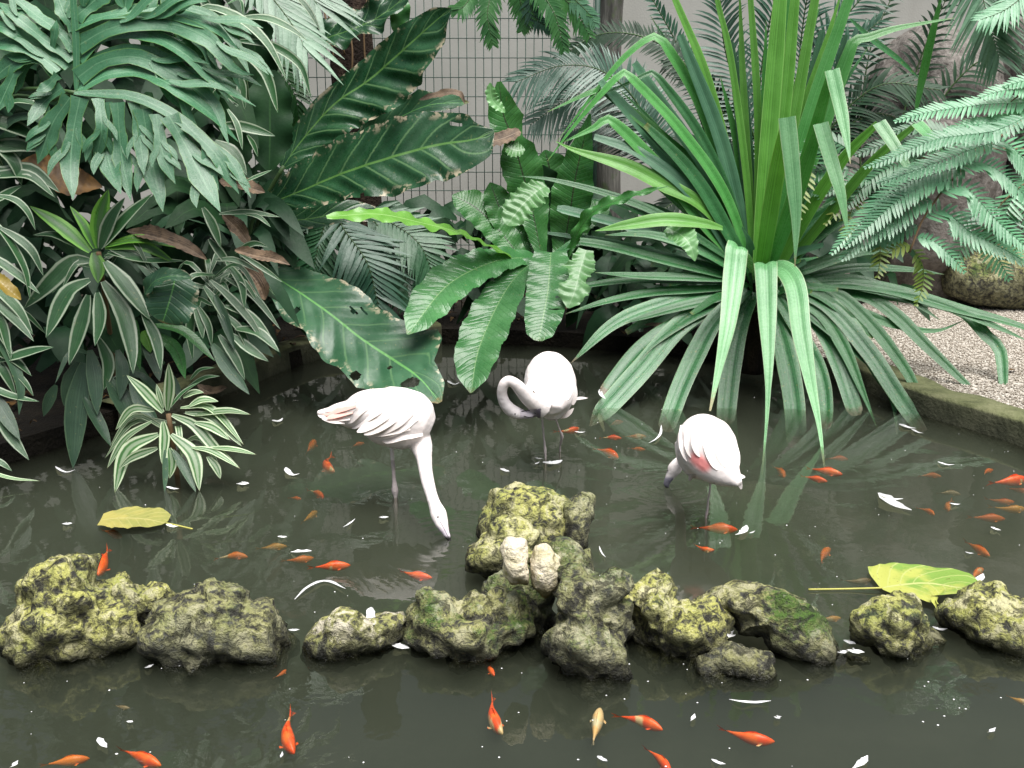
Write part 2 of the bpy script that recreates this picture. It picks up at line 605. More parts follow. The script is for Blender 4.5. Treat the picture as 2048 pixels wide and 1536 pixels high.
va.inputs['Absorption Color'].default_value = (0, 0, 0, 1)
va.inputs['Density'].default_value = 4.2
va.inputs['Anisotropy'].default_value = 0.2
t.links.new(va.outputs[0], o_.inputs['Volume'])
M_WATER = m

def box(x0, x1, y0, y1, z0, z1):
    V = [(x, y, z) for z in (z0, z1) for y in (y0, y1) for x in (x0, x1)]
    F = [(0, 2, 3, 1), (4, 5, 7, 6), (0, 1, 5, 4), (1, 3, 7, 5), (3, 2, 6, 7), (2, 0, 4, 6)]
    return V, F, [(0, 0)] * 8

def prism(poly, z0, z1):
    n = len(poly)
    V = [(x, y, z0) for x, y in poly] + [(x, y, z1) for x, y in poly]
    F = [tuple(range(n - 1, -1, -1)), tuple(range(n, 2 * n))] + [(i, (i + 1) % n, n + (i + 1) % n, n + i) for i in range(n)]
    return V, F, [(0, 0)] * (2 * n)

# pond outline at the waterline (world x, y)
edge_px = [(2130, 925), (2048, 890), (1950, 858), (1850, 829), (1760, 790), (1660, 752), (1500, 728), (1290, 705), (1080, 690), (880, 686), (650, 712), (500, 765), (370, 815), (230, 860)]
POND = [(Z(x, y).x, Z(x, y).y) for x, y in edge_px]
POND = [(4.2, 4.0)] + POND + [(-2.35, 4.5), (-2.6, 3.6), (-4.0, 2.6), (-4.0, 0.7), (4.2, 0.7)]
GZ = 0.10
outer = [(-90, -60), (90, -60), (90, 120), (-90, 120)]
tess = tessellate_polygon([[Vector((x, y, 0)) for x, y in outer], [Vector((x, y, 0)) for x, y in POND]])
allp = outer + POND
V = [(x, y, GZ) for x, y in allp]
F = []
for ta_, tb_, tc_ in tess:
    pa, pb, pc = (Vector(V[i]) for i in (ta_, tb_, tc_))
    F.append((ta_, tb_, tc_) if (pb - pa).cross(pc - pa).z > 0 else (ta_, tc_, tb_))
n0 = len(V)
V += [(x, y, -0.36) for x, y in POND]
m_ = len(POND)
for i in range(m_):
    a, b = 4 + i, 4 + (i + 1) % m_
    F.append((a, b, n0 + (i + 1) % m_, n0 + i))
tag(obj('ground', V, F, M_SOIL, smooth=False), kind='structure')

# pond bottom, gently uneven
V, F = [], []
NX, NY = 70, 60
for j in range(NY + 1):
    for i in range(NX + 1):
        x, y = -4.5 + 9 * i / NX, 0.5 + 7.0 * j / NY
        bar = max(0.0, 1 - ((x - 1.0) / 1.5) ** 2 - ((y - 4.0) / 1.0) ** 2)
        V.append((x, y, -0.27 + 0.15 * min(1, bar * 1.6) * (0.8 + 0.4 * noise.noise(Vector((x * 2.5, y * 2.5, 8)))) + 0.05 * noise.noise(Vector((x * 0.9, y * 0.9, 2))) + 0.02 * noise.noise(Vector((x * 3.5, y * 3.5, 5)))))
for j in range(NY):
    for i in range(NX):
        a = j * (NX + 1) + i
        F.append((a, a + 1, a + NX + 2, a + NX + 1))
tag(obj('pond_bottom', V, F, M_POND), kind='structure')
V, F, _ = box(-4.6, 4.6, 0.45, 7.6, -0.42, 0.0)
tag(obj('water', V, F, M_WATER, smooth=False), kind='structure')

def kerb(name, line, wid, z1, label_kind='structure'):
    """stone edging along a polyline; the pond lies on its left hand side"""
    pts = spline([Vector((x, y, 0)) for x, y in line], 46)
    prof = [(0.0, -0.36), (0.0, z1 - 0.02), (0.02, z1), (wid - 0.02, z1), (wid, z1 - 0.02), (wid, 0.0)]
    V, F = [], []
    q = len(prof)
    for i, p in enumerate(pts):
        T = (pts[min(46, i + 1)] - pts[max(0, i - 1)]).normalized()
        S = Vector((T.y, -T.x, 0))
        for s, z in prof:
            nz = noise.noise(Vector((p.x * 5, p.y * 5 + s * 9, z * 6)))
            V.append(p + S * (s - 0.035 + 0.018 * nz) + Vector((0, 0, z + (0.012 * nz if z > 0 else 0))))
    for i in range(len(pts) - 1):
        for j in range(q - 1):
            a = i * q + j
            F.append((a, a + 1, a + q + 1, a + q))
    return tag(obj(name, V, F, M_KERB), kind='structure')

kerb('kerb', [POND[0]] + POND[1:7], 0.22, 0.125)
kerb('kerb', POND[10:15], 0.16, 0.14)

# gravel path on the right
gp = [(1560, 668), (1640, 640), (1740, 604), (1900, 588), (2250, 585), None, (2100, 842), (2048, 822), (1850, 775), (1740, 738), (1640, 712)]
GP = []
for q_ in gp:
    if q_ is None:
        GP += [(7.0, 8.3), (7.0, 4.3), (4.25, 4.25)]
    else:
        p_ = Z(q_[0], q_[1], GZ + 0.004)
        GP.append((p_.x, p_.y))
tag(obj('gravel_path', [(x, y, GZ + 0.004) for x, y in GP], [tuple(range(len(GP) - 1, -1, -1))], M_GRAVEL, smooth=False), kind='structure')
rs = np.random.RandomState(3)
def inside(pts, poly):
    r = np.zeros(len(pts), bool)
    n = len(poly)
    for i in range(n):
        (x1, y1), (x2, y2) = poly[i], poly[(i + 1) % n]
        cnd = ((y1 > pts[:, 1]) != (y2 > pts[:, 1])) & (pts[:, 0] < (x2 - x1) * (pts[:, 1] - y1) / (y2 - y1 + 1e-12) + x1)
        r ^= cnd
    return r
gx = np.array(GP)
cand = rs.rand(110000, 2) * (gx.max(0) - gx.min(0)) + gx.min(0)
cand = cand[inside(cand, GP)]
cand = cand[cand[:, 0] < 4.6][:34000]
octv = np.array([(1, 0, 0), (-1, 0, 0), (0, 1, 0), (0, -1, 0), (0, 0, 1), (0, 0, -1)], float)
octf = np.array([(0, 2, 4), (2, 1, 4), (1, 3, 4), (3, 0, 4), (2, 0, 5), (1, 2, 5), (3, 1, 5), (0, 3, 5)])
N_ = len(cand)
sz = (0.0045 + 0.005 * rs.rand(N_, 1, 1)) * (1 + 0.35 * (rs.rand(N_, 6, 3) - 0.5))
an = rs.rand(N_) * 6.28
vv = octv[None] * sz * np.array([1.25, 1.0, 0.75])
ca, sa = np.cos(an)[:, None], np.sin(an)[:, None]
xx = vv[:, :, 0] * ca - vv[:, :, 1] * sa + cand[:, 0:1]
yy = vv[:, :, 0] * sa + vv[:, :, 1] * ca + cand[:, 1:2]
zz = vv[:, :, 2] + GZ + 0.007 + 0.004 * rs.rand(N_, 1)
VV = np.stack([xx, yy, zz], 2).reshape(-1, 3)
FF = (octf[None] + (np.arange(N_) * 6)[:, None, None]).reshape(-1, 3)
tag(obj('gravel', VV.tolist(), FF.tolist(), M_PEBBLE, smooth=False), kind='stuff')

# back wall
V, F, _ = box(-14, 14, 8.9, 9.1, 0.0, 3.6)
t_ = obj('wall', V, F, M_WALL, smooth=False)
tag(t_, 'plain pale beige rendered wall behind the wire fence and the plants', 'wall')

# welded wire fence
FY = 7.7
fz = P(1187, 768, FY)
fx1, fx0 = P(1187, 200, FY).x, P(330, 200, FY).x
fence = thing('wire_fence', ((fx0 + fx1) / 2, FY, GZ), 'dark green welded wire mesh fence in front of the pale wall', 'fence')
H_ = 2.6
vw = None
pitch_x = 16.6 * mpp(P(1000, 200, FY))
nvw = int((fx1 - fx0) / pitch_x)
for i in range(nvw):
    x = fx1 - 0.012 - i * pitch_x
    if vw is None:
        V, F, UV = tube([Vector((x, FY, GZ)), Vector((x, FY, GZ + H_))], 0.0032, n=1, k=5)
        vw = obj('wire', V, F, M_WIRE, fence, UV, loc=(x, FY, GZ))
    else:
        c_ = vw.copy()
        COL.objects.link(c_)
        c_.location = Vector((x, FY, GZ)) - fence.location
hw_ = None
pitch_z = 37.0 * mpp(P(1000, 200, FY))
for i in range(17):
    z = GZ + 0.10 + i * pitch_z
    if z > GZ + H_: break
    if hw_ is None:
        V, F, UV = tube([Vector((fx0, FY - 0.006, z)), Vector((fx1, FY - 0.006, z))], 0.0032, n=1, k=5)
        hw_ = obj('wire', V, F, M_WIRE, fence, UV, loc=(fx0, FY, z))
    else:
        c_ = hw_.copy()
        COL.objects.link(c_)
        c_.location = Vector((fx0, FY, z)) - fence.location
V, F, UV = tube([Vector((fx1 + 0.014, FY, GZ)), Vector((fx1 + 0.014, FY, GZ + H_ + 0.1))], 0.02, n=1, k=10)
obj('post', V, F, M_WIRE, fence, UV)

def log(name, px0, px1, Y, z0, z1, mat, label, cat, k=14, wob=0.02):
    c0 = P((px0 + px1) / 2, 100, Y)
    r = (px1 - px0) / 2 * mpp(c0)
    V, F, UV = tube([Vector((c0.x + 0.02 * math.sin(i * 1.7), Y, z0 + (z1 - z0) * i / 5)) for i in range(6)], [r * 1.15, r, r * 0.97, r * 1.02, r, r * 0.95], n=40, k=20)
    V = [v + (v - Vector((c0.x, Y, v.z))).normalized() * (wob * noise.noise(Vector((v.x * 14, v.y * 14, v.z * 2.2))) * 2) for v in V]
    th = thing(name, (c0.x, Y, z0), label, cat)
    obj('trunk' if 'tree' in name else 'shaft', V, F, mat, th, UV)
    return th
log('wooden_post', 1194, 1246, 7.85, GZ - 0.1, 3.2, M_GREYBARK, 'rough grey weathered wooden post right of the wire fence', 'post', wob=0.012)
tt = log('tree', 668, 752, 7.35, GZ - 0.1, 3.2, M_BARK, 'dark tree trunk hung with thin roots in front of the wire fence', 'tree', wob=0.02)
for (x0, y0, x1, y1, x2, y2) in [(655, -20, 660, 60, 668, 120), (672, -20, 668, 30, 690, 110), (700, 60, 705, 110, 700, 190), (735, -10, 728, 80, 738, 200), (648, 20, 655, 50, 662, 52)]:
    V, F, UV = tube([(x0, y0, 7.16), (x1, y1, 7.14), (x2, y2, 7.16)], 0.006, n=12, k=6)
    obj('aerial_root', V, F, M_BSTEM, tt, UV)

# ================================================================ rocks
def rock(name, outline, mat, label, group=None, bottom=None, depth=0.5, rough=1.0, sub=5, base_z=-0.03, back=0.0, cat='rock', pits=1.0, seed=None):
    """a closed stone whose silhouette from the pond's near bank follows OUTLINE (photo pixels)"""
    xs = [p[0] for p in outline]; ys = [p[1] for p in outline]
    by = max(ys) if bottom is None else bottom
    bx = outline[ys.index(max(ys))][0]
    Yb = Z(bx, by, base_z).y
    cx, cy = (min(xs) + max(xs)) / 2, (min(ys) + max(ys)) / 2
    wpx, hpx = max(xs) - min(xs), max(ys) - min(ys)
    c0 = P(cx, cy, Yb)
    s0 = mpp(c0)
    D = depth * (wpx + hpx) / 2 * s0
    c = P(cx, cy, Yb + back + D * 0.72)
    s = mpp(c)
    dv = (c - CAM).normalized()
    rx = Vector((1, 0, 0)); rx = (rx - dv * rx.dot(dv)).normalized()
    ux = rx.cross(dv)
    pol = []
    for (x, y) in outline:
        if y > cy:
            y = cy + (y - cy) * 1.35      # the stone goes on below the water
        pol.append((math.atan2(cy - y, x - cx), math.hypot(x - cx, y - cy) * s))
    pol.sort()
    pol = [(pol[-1][0] - 2 * math.pi, pol[-1][1])] + pol + [(pol[0][0] + 2 * math.pi, pol[0][1])]
    def rad(th):
        for (a, ra), (b, rb) in zip(pol, pol[1:]):
            if a <= th <= b:
                # straight chord between outline points
                den = ra * math.sin(th - a) + rb * math.sin(b - th)
                return ra * rb * math.sin(b - a) / den if den > 1e-6 and b - a > 1e-4 else ra
        return pol[0][1]
    bm = bmesh.new()
    bmesh.ops.create_icosphere(bm, subdivisions=sub, radius=1.0)
    so = Vector((seed if seed is not None else rnd.random() * 50, rnd.random() * 50, 0))
    size = (wpx + hpx) / 2 * s
    for v in bm.verts:
        d = v.co.copy()
        th = math.atan2(d.y, d.x)
        r2 = math.hypot(d.x, d.y)
        rr = rad(th)
        v.co = c + rx * (d.x / max(r2, 1e-6) * rr * r2 ** 0.8) + ux * (d.y / max(r2, 1e-6) * rr * r2 ** 0.8) + dv * (d.z * D)
    bm.normal_update()
    disp = []
    for v in bm.verts:
        p = v.co
        q = p * 9.0 + so
        f = 0.036 * noise.noise(p * 7.0 + so) + 0.016 * noise.noise(p * 22.0 + so)
        f += 0.013 * (1 - 2 * abs(noise.noise(p * 15.0 + so)))
        cell = noise.voronoi(p * 26.0 + so)[0]
        f -= 0.016 * pits * max(0.0, 0.75 - cell[0] * 2.0)
        f -= 0.075 * max(0.0, noise.noise(p * 8.0 - so) - 0.16)
        f += 0.010 * pits * (cell[1] - cell[0])
        f += 0.008 * noise.noise(p * 50.0 + so)
        f += 0.004 * noise.noise(p * 120.0 + so)
        disp.append(f * rough * min(1.0, size / 0.28 + 0.15))
    for v, f in zip(bm.verts, disp):
        v.co = v.co + v.normal * (f - 0.006 * rough)
    bm.verts.index_update()
    V = [v.co.copy() for v in bm.verts]
    F = [tuple(v.index for v in f.verts) for f in bm.faces]
    bm.free()
    o = obj(name, V, F, mat, loc=(c.x, c.y, 0.0))
    return tag(o, label, cat, group)

def _stub(k, p, g):
    n1 = k.noise(p, 14.0, 5, 0.65)
    n2 = k.noise(p, 60.0, 4, 0.6)
    col = k.ramp(n1, [(0.3, (0.26, 0.22, 0.10)), (0.42, (0.56, 0.50, 0.34)), (0.60, (0.72, 0.64, 0.50)), (0.75, (0.46, 0.44, 0.15))])
    sp = k.n('ShaderNodeSeparateXYZ')
    k.t.links.new(p, sp.inputs[0])
    low = k.step(k.math('ADD', sp.outputs[2], k.math('MULTIPLY', n1, 0.12)), 0.33, 0.25)
    col = k.mix(low, col, k.mix(n2, (0.05, 0.045, 0.018), (0.20, 0.17, 0.06)))
    k.out(k.pbsdf(col, 0.85, k.bump(k.math('ADD', n1, n2), 1.0, 0.015), 0.3).outputs[0])
M_STUB = simple_mat('pale_stub', _stub)
def zl(l): return [(x * .349, 1000 + y * .349) for x, y in l]
def zm(l): return [(600 + x * .3418, 950 + y * .3418) for x, y in l]
def zr(l): return [(1150 + x * .4385, 1000 + y * .4385) for x, y in l]
RG = 'rocks lined up across the pond'
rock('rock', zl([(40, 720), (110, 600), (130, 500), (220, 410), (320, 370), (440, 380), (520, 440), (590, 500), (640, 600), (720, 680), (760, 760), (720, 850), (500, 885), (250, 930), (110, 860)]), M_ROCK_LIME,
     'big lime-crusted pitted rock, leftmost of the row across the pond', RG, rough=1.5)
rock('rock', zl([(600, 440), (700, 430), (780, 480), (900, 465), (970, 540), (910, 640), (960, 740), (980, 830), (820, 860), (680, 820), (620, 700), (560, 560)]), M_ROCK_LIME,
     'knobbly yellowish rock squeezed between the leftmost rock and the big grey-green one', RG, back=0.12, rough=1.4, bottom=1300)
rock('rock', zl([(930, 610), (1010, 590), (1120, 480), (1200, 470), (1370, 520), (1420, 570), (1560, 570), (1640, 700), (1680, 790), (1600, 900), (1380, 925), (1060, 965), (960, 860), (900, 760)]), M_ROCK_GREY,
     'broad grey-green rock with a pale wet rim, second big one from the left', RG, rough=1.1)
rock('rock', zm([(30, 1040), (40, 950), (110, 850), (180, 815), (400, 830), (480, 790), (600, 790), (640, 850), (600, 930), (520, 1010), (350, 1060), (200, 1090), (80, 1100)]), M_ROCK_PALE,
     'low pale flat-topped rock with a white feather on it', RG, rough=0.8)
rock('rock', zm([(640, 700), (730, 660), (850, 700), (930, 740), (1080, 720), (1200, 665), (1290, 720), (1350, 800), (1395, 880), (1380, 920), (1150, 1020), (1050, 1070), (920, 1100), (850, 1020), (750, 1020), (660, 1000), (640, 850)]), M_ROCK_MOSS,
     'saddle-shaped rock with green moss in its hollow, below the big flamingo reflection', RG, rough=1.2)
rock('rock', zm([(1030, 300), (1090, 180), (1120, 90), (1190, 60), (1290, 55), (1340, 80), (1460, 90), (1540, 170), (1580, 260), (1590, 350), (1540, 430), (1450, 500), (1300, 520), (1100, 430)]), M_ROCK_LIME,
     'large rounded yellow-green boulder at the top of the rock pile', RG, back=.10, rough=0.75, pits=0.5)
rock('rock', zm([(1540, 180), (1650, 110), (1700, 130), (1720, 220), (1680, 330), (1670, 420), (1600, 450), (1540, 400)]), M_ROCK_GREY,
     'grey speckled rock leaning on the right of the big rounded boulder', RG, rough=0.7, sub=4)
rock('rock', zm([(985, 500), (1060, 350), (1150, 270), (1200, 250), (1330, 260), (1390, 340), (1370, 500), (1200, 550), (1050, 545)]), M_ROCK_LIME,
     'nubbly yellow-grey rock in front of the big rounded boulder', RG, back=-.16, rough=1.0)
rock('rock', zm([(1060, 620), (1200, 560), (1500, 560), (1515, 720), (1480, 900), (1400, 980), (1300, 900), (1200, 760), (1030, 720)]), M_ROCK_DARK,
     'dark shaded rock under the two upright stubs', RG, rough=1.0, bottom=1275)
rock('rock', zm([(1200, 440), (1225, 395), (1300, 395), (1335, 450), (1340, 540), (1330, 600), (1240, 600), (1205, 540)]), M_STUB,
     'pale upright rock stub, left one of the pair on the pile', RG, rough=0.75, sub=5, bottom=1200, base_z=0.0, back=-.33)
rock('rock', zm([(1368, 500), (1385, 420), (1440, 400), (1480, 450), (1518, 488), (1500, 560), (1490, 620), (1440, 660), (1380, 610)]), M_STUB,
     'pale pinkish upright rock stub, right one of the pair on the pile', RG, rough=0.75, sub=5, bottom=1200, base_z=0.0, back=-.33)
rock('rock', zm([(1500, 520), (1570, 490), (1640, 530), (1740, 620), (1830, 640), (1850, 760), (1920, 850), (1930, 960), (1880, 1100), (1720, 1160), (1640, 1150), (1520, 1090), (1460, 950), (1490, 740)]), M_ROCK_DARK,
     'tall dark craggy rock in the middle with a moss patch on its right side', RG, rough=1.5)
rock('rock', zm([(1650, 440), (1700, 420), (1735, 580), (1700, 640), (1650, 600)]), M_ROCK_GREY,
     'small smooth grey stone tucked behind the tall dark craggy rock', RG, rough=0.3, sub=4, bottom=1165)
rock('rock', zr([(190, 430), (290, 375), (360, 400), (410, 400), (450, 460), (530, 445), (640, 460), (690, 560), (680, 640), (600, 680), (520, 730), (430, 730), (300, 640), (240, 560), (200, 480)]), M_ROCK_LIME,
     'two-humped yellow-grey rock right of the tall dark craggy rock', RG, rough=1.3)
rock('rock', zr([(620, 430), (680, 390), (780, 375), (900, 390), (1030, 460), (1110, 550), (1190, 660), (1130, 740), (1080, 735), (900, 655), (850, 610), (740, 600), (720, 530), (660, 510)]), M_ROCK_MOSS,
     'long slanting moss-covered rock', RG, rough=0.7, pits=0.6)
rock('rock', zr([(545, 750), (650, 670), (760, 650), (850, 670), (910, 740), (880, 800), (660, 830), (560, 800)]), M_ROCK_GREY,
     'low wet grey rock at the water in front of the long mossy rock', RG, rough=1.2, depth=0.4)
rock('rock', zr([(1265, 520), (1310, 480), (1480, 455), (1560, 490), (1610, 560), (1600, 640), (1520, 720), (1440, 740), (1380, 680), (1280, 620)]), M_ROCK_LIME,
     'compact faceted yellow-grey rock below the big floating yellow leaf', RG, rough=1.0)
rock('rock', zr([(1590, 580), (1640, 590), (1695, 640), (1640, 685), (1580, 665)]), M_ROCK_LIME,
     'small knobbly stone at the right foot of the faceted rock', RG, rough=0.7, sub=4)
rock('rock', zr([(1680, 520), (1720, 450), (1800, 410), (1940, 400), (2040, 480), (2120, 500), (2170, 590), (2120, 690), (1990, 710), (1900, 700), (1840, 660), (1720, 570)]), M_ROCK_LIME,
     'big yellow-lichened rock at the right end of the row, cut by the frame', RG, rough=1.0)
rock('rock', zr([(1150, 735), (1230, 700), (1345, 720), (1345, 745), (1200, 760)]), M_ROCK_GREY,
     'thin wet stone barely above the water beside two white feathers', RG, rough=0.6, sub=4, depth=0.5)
# boulders at the back right
BG = 'boulders by the gravel path'
def boulder(outline, Y, label, mat=M_BOULDER, depth=0.5, rough=2.2):
    ys = [p[1] for p in outline]
    # give the stone its own distance through the ground point of its foot
    xs = [p[0] for p in outline]
    cx, cy = (min(xs) + max(xs)) / 2, (min(ys) + max(ys)) / 2
    c = P(cx, cy, Y); s = mpp(c)
    hx, hy = (max(xs) - min(xs)) / 2 * s, (max(ys) - min(ys)) / 2 * s
    bm = bmesh.new()
    bmesh.ops.create_icosphere(bm, subdivisions=5, radius=1.0)
    so = Vector((rnd.random() * 50, 3, 1))
    V = []
    for v in bm.verts:
        d = v.co.normalized()
        d = Vector([math.copysign(abs(a) ** 0.75, a) for a in d])
        p = c + Vector((d.x * hx, d.y * depth * (hx + hy), d.z * hy))
        nz = 0.10 * noise.noise(p * 2.2 + so) + 0.05 * noise.noise(p * 5.0 + so) + 0.02 * noise.noise(p * 14 + so) + 0.008 * noise.noise(p * 40 + so)
        V.append(p + d * nz * rough * 0.6)
    F = [tuple(v.index for v in f.verts) for f in bm.faces]
    bm.free()
    return tag(obj('boulder', V, F, mat, loc=(c.x, c.y, GZ)), label, 'boulder', BG)
boulder([(1720, 70), (1960, 640)], 8.55, 'tall grey-brown boulder behind the palm fronds at the back right')
boulder([(1960, 40), (2180, 640)], 8.4, 'brownish boulder at the top right corner behind the feathery palm frond')
boulder([(1880, 490), (2150, 612)], 7.9, 'low mossy boulder on the gravel under the tree fern', M_ROCK_MOSS, 0.45, 1.0)
boulder([(1560, 330), (1730, 680)], 8.3, 'dark boulder in the shade behind the strap-leaved plant')

# ================================================================ leaf materials
L_PHILO = leafmat('split_leaf', (0.050, 0.170, 0.080), (0.080, 0.225, 0.115), mid=(0.15, 0.33, 0.18), midw=0.08, rough=0.34, tr=0.2, lines=0.3, margin=(0.12, 0.27, 0.07), dirt=0.3)
L_DRAC = leafmat('striped_leaf', (0.019, 0.076, 0.024), (0.036, 0.113, 0.036), edge=(0.360, 0.430, 0.310), e0=0.60, e1=0.78, rough=0.40, tr=0.15, lines=0.35, margin=(0.026, 0.097, 0.028), dirt=0.3)
L_DRACL = leafmat('lime_striped_leaf', (0.037, 0.146, 0.023), (0.065, 0.216, 0.024), edge=(0.159, 0.389, 0.051), e0=0.45, e1=0.7, center=(0.068, 0.162, 0.053), rough=0.38, tr=0.25, lines=0.4, dirt=0.3)
L_DRACW = leafmat('white_striped_leaf', (0.030, 0.108, 0.027), (0.064, 0.173, 0.044), edge=(0.532, 0.605, 0.418), e0=0.5, e1=0.7, center=(0.250, 0.335, 0.206), rough=0.4, tr=0.2, lines=0.4, margin=(0.073, 0.194, 0.043), tip=(0.220, 0.160, 0.080), tip0=0.95)
L_DRACD = leafmat('dark_strap_leaf', (0.019, 0.054, 0.028), (0.040, 0.086, 0.045), edge=(0.072, 0.130, 0.065), e0=0.8, e1=0.97, rough=0.42, tr=0.1, lines=0.5, dirt=0.4)
L_ANTH = leafmat('anthurium_leaf', (0.010, 0.050, 0.018), (0.023, 0.082, 0.032), mid=(0.095, 0.216, 0.053), midw=0.045, veins=9, veinc=(0.090, 0.184, 0.076), veink=0.16, rough=0.36, tr=0.12, dry=(0.420, 0.360, 0.250), dirt=0.3)
L_ANTH2 = leafmat('anthurium_old_leaf', (0.025, 0.086, 0.039), (0.048, 0.124, 0.062), mid=(0.110, 0.292, 0.082), midw=0.04, veins=8, veinc=(0.074, 0.162, 0.072), veink=0.2, rough=0.40, tr=0.12, dirt=0.35, dry=(0.420, 0.380, 0.260), tip=(0.160, 0.100, 0.030), tip0=0.95)
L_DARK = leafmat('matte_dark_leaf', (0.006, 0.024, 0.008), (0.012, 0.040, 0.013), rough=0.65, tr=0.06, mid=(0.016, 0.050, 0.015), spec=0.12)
L_NEST = leafmat('nest_fern_leaf', (0.033, 0.135, 0.030), (0.057, 0.194, 0.045), mid=(0.032, 0.038, 0.020), midw=0.045, rough=0.34, tr=0.25, veins=34, veinc=(0.049, 0.162, 0.043), veink=0.06, dirt=0.3)
L_NESTG = leafmat('nest_fern_hanging_leaf', (0.044, 0.157, 0.048), (0.079, 0.221, 0.078), mid=(0.157, 0.302, 0.116), midw=0.035, rough=0.33, tr=0.22, veins=30, veinc=(0.059, 0.184, 0.061), veink=0.08, tip=(0.150, 0.110, 0.040), tip0=0.965, dirt=0.3)
L_NESTP = leafmat('nest_fern_pale_leaf', (0.115, 0.281, 0.089), (0.170, 0.356, 0.143), mid=(0.263, 0.432, 0.222), midw=0.05, rough=0.36, tr=0.25)
L_NESTY = leafmat('nest_fern_wavy_leaf', (0.101, 0.270, 0.031), (0.162, 0.367, 0.064), mid=(0.272, 0.454, 0.150), midw=0.06, rough=0.36, tr=0.25)
L_PAND = leafmat('strap_leaf', (0.022, 0.108, 0.028), (0.037, 0.151, 0.047), rough=0.36, tr=0.16, lines=0.5, dirt=0.35, margin=(0.069, 0.205, 0.070), tip=(0.161, 0.173, 0.044), tip0=0.95)
L_PANDY = leafmat('backlit_lime_strap_leaf', (0.075, 0.225, 0.028), (0.105, 0.290, 0.045), rough=0.38, tr=0.28, lines=0.6, margin=(0.220, 0.420, 0.110))  # yellow-green glow of backlight put into the base colour
L_PANDM = leafmat('mid_strap_leaf', (0.053, 0.230, 0.043), (0.083, 0.292, 0.070), rough=0.36, tr=0.24, lines=0.5, margin=(0.163, 0.356, 0.111), tip=(0.238, 0.238, 0.074), tip0=0.96)
L_PANDG = leafmat('grey_strap_leaf', (0.038, 0.113, 0.059), (0.059, 0.151, 0.080), rough=0.40, tr=0.16, lines=0.5)
L_PANDH = leafmat('folded_strap_leaf', (0.103, 0.281, 0.113), (0.152, 0.346, 0.153), rough=0.34, tr=0.16, lines=0.6, margin=(0.311, 0.432, 0.245), tip=(0.240, 0.220, 0.100), tip0=0.9)
L_PANDW = leafmat('wet_strap_leaf', (0.033, 0.133, 0.049), (0.057, 0.186, 0.070), rough=0.34, tr=0.14, lines=0.5, dirt=0.8, tip=(0.150, 0.100, 0.050), tip0=0.92, margin=(0.100, 0.205, 0.075))
L_FERN = leafmat('tree_fern_leaf', (0.109, 0.286, 0.152), (0.162, 0.367, 0.206), rough=0.34, tr=0.2, nscale=12)
L_FERND = leafmat('shaded_fern_leaf', (0.030, 0.113, 0.046), (0.055, 0.162, 0.072), rough=0.42, tr=0.15)  # darker copy of the fern green, with shade put into the colour
L_FERNY = leafmat('yellowing_fern_leaf', (0.141, 0.238, 0.039), (0.254, 0.302, 0.069), rough=0.5, tr=0.2)
L_PALM = leafmat('palm_leaf', (0.025, 0.084, 0.048), (0.042, 0.119, 0.071), rough=0.40, tr=0.12)
L_PALMB = leafmat('bluish_palm_leaf', (0.054, 0.124, 0.085), (0.086, 0.167, 0.121), rough=0.40, tr=0.12)
L_PALMP = leafmat('pale_palm_leaf', (0.088, 0.190, 0.109), (0.135, 0.250, 0.155), rough=0.36, tr=0.15)
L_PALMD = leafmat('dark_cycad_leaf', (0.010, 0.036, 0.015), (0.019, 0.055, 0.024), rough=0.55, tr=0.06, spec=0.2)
L_PALMG = leafmat('green_palm_leaf', (0.037, 0.151, 0.039), (0.062, 0.205, 0.050), rough=0.42, tr=0.2)
L_DEAD = leafmat('dead_leaf', (0.060, 0.040, 0.027), (0.20, 0.135, 0.085), mid=(0.26, 0.19, 0.13), rough=0.75, tr=0.1, lines=0.6, nscale=22)
L_DEADD = leafmat('rotting_leaf', (0.055, 0.028, 0.007), (0.15, 0.075, 0.015), rough=0.75, tr=0.1, nscale=16)
L_YEL = leafmat('yellow_leaf', (0.36, 0.25, 0.035), (0.42, 0.32, 0.06), rough=0.5, tr=0.2, mid=(0.45, 0.36, 0.15))

def lf(parent, ctrl, w, mat, prof='strap', name='leaf', **kw):
    V, F, UV = blade(ctrl, w, prof, **kw)
    return obj(name, V, F, mat, parent, UV)

def depthed(pl, Yc, p0=None, fwd=0.45, back=0.2, off=0.0, jit=0.02):
    """give a traced leaf its depth: what hangs below the crown comes nearer, what rises leans away"""
    x0, y0 = p0 or pl[0]
    s = Yc / FPX
    j = rnd.uniform(-jit, jit)
    out = []
    for i, (x, y) in enumerate(pl):
        d = (y - y0) * s
        t = i / max(1, len(pl) - 1)
        out.append((x, y, Yc + off + j * t - (fwd * d if d > 0 else back * d)))
    return out

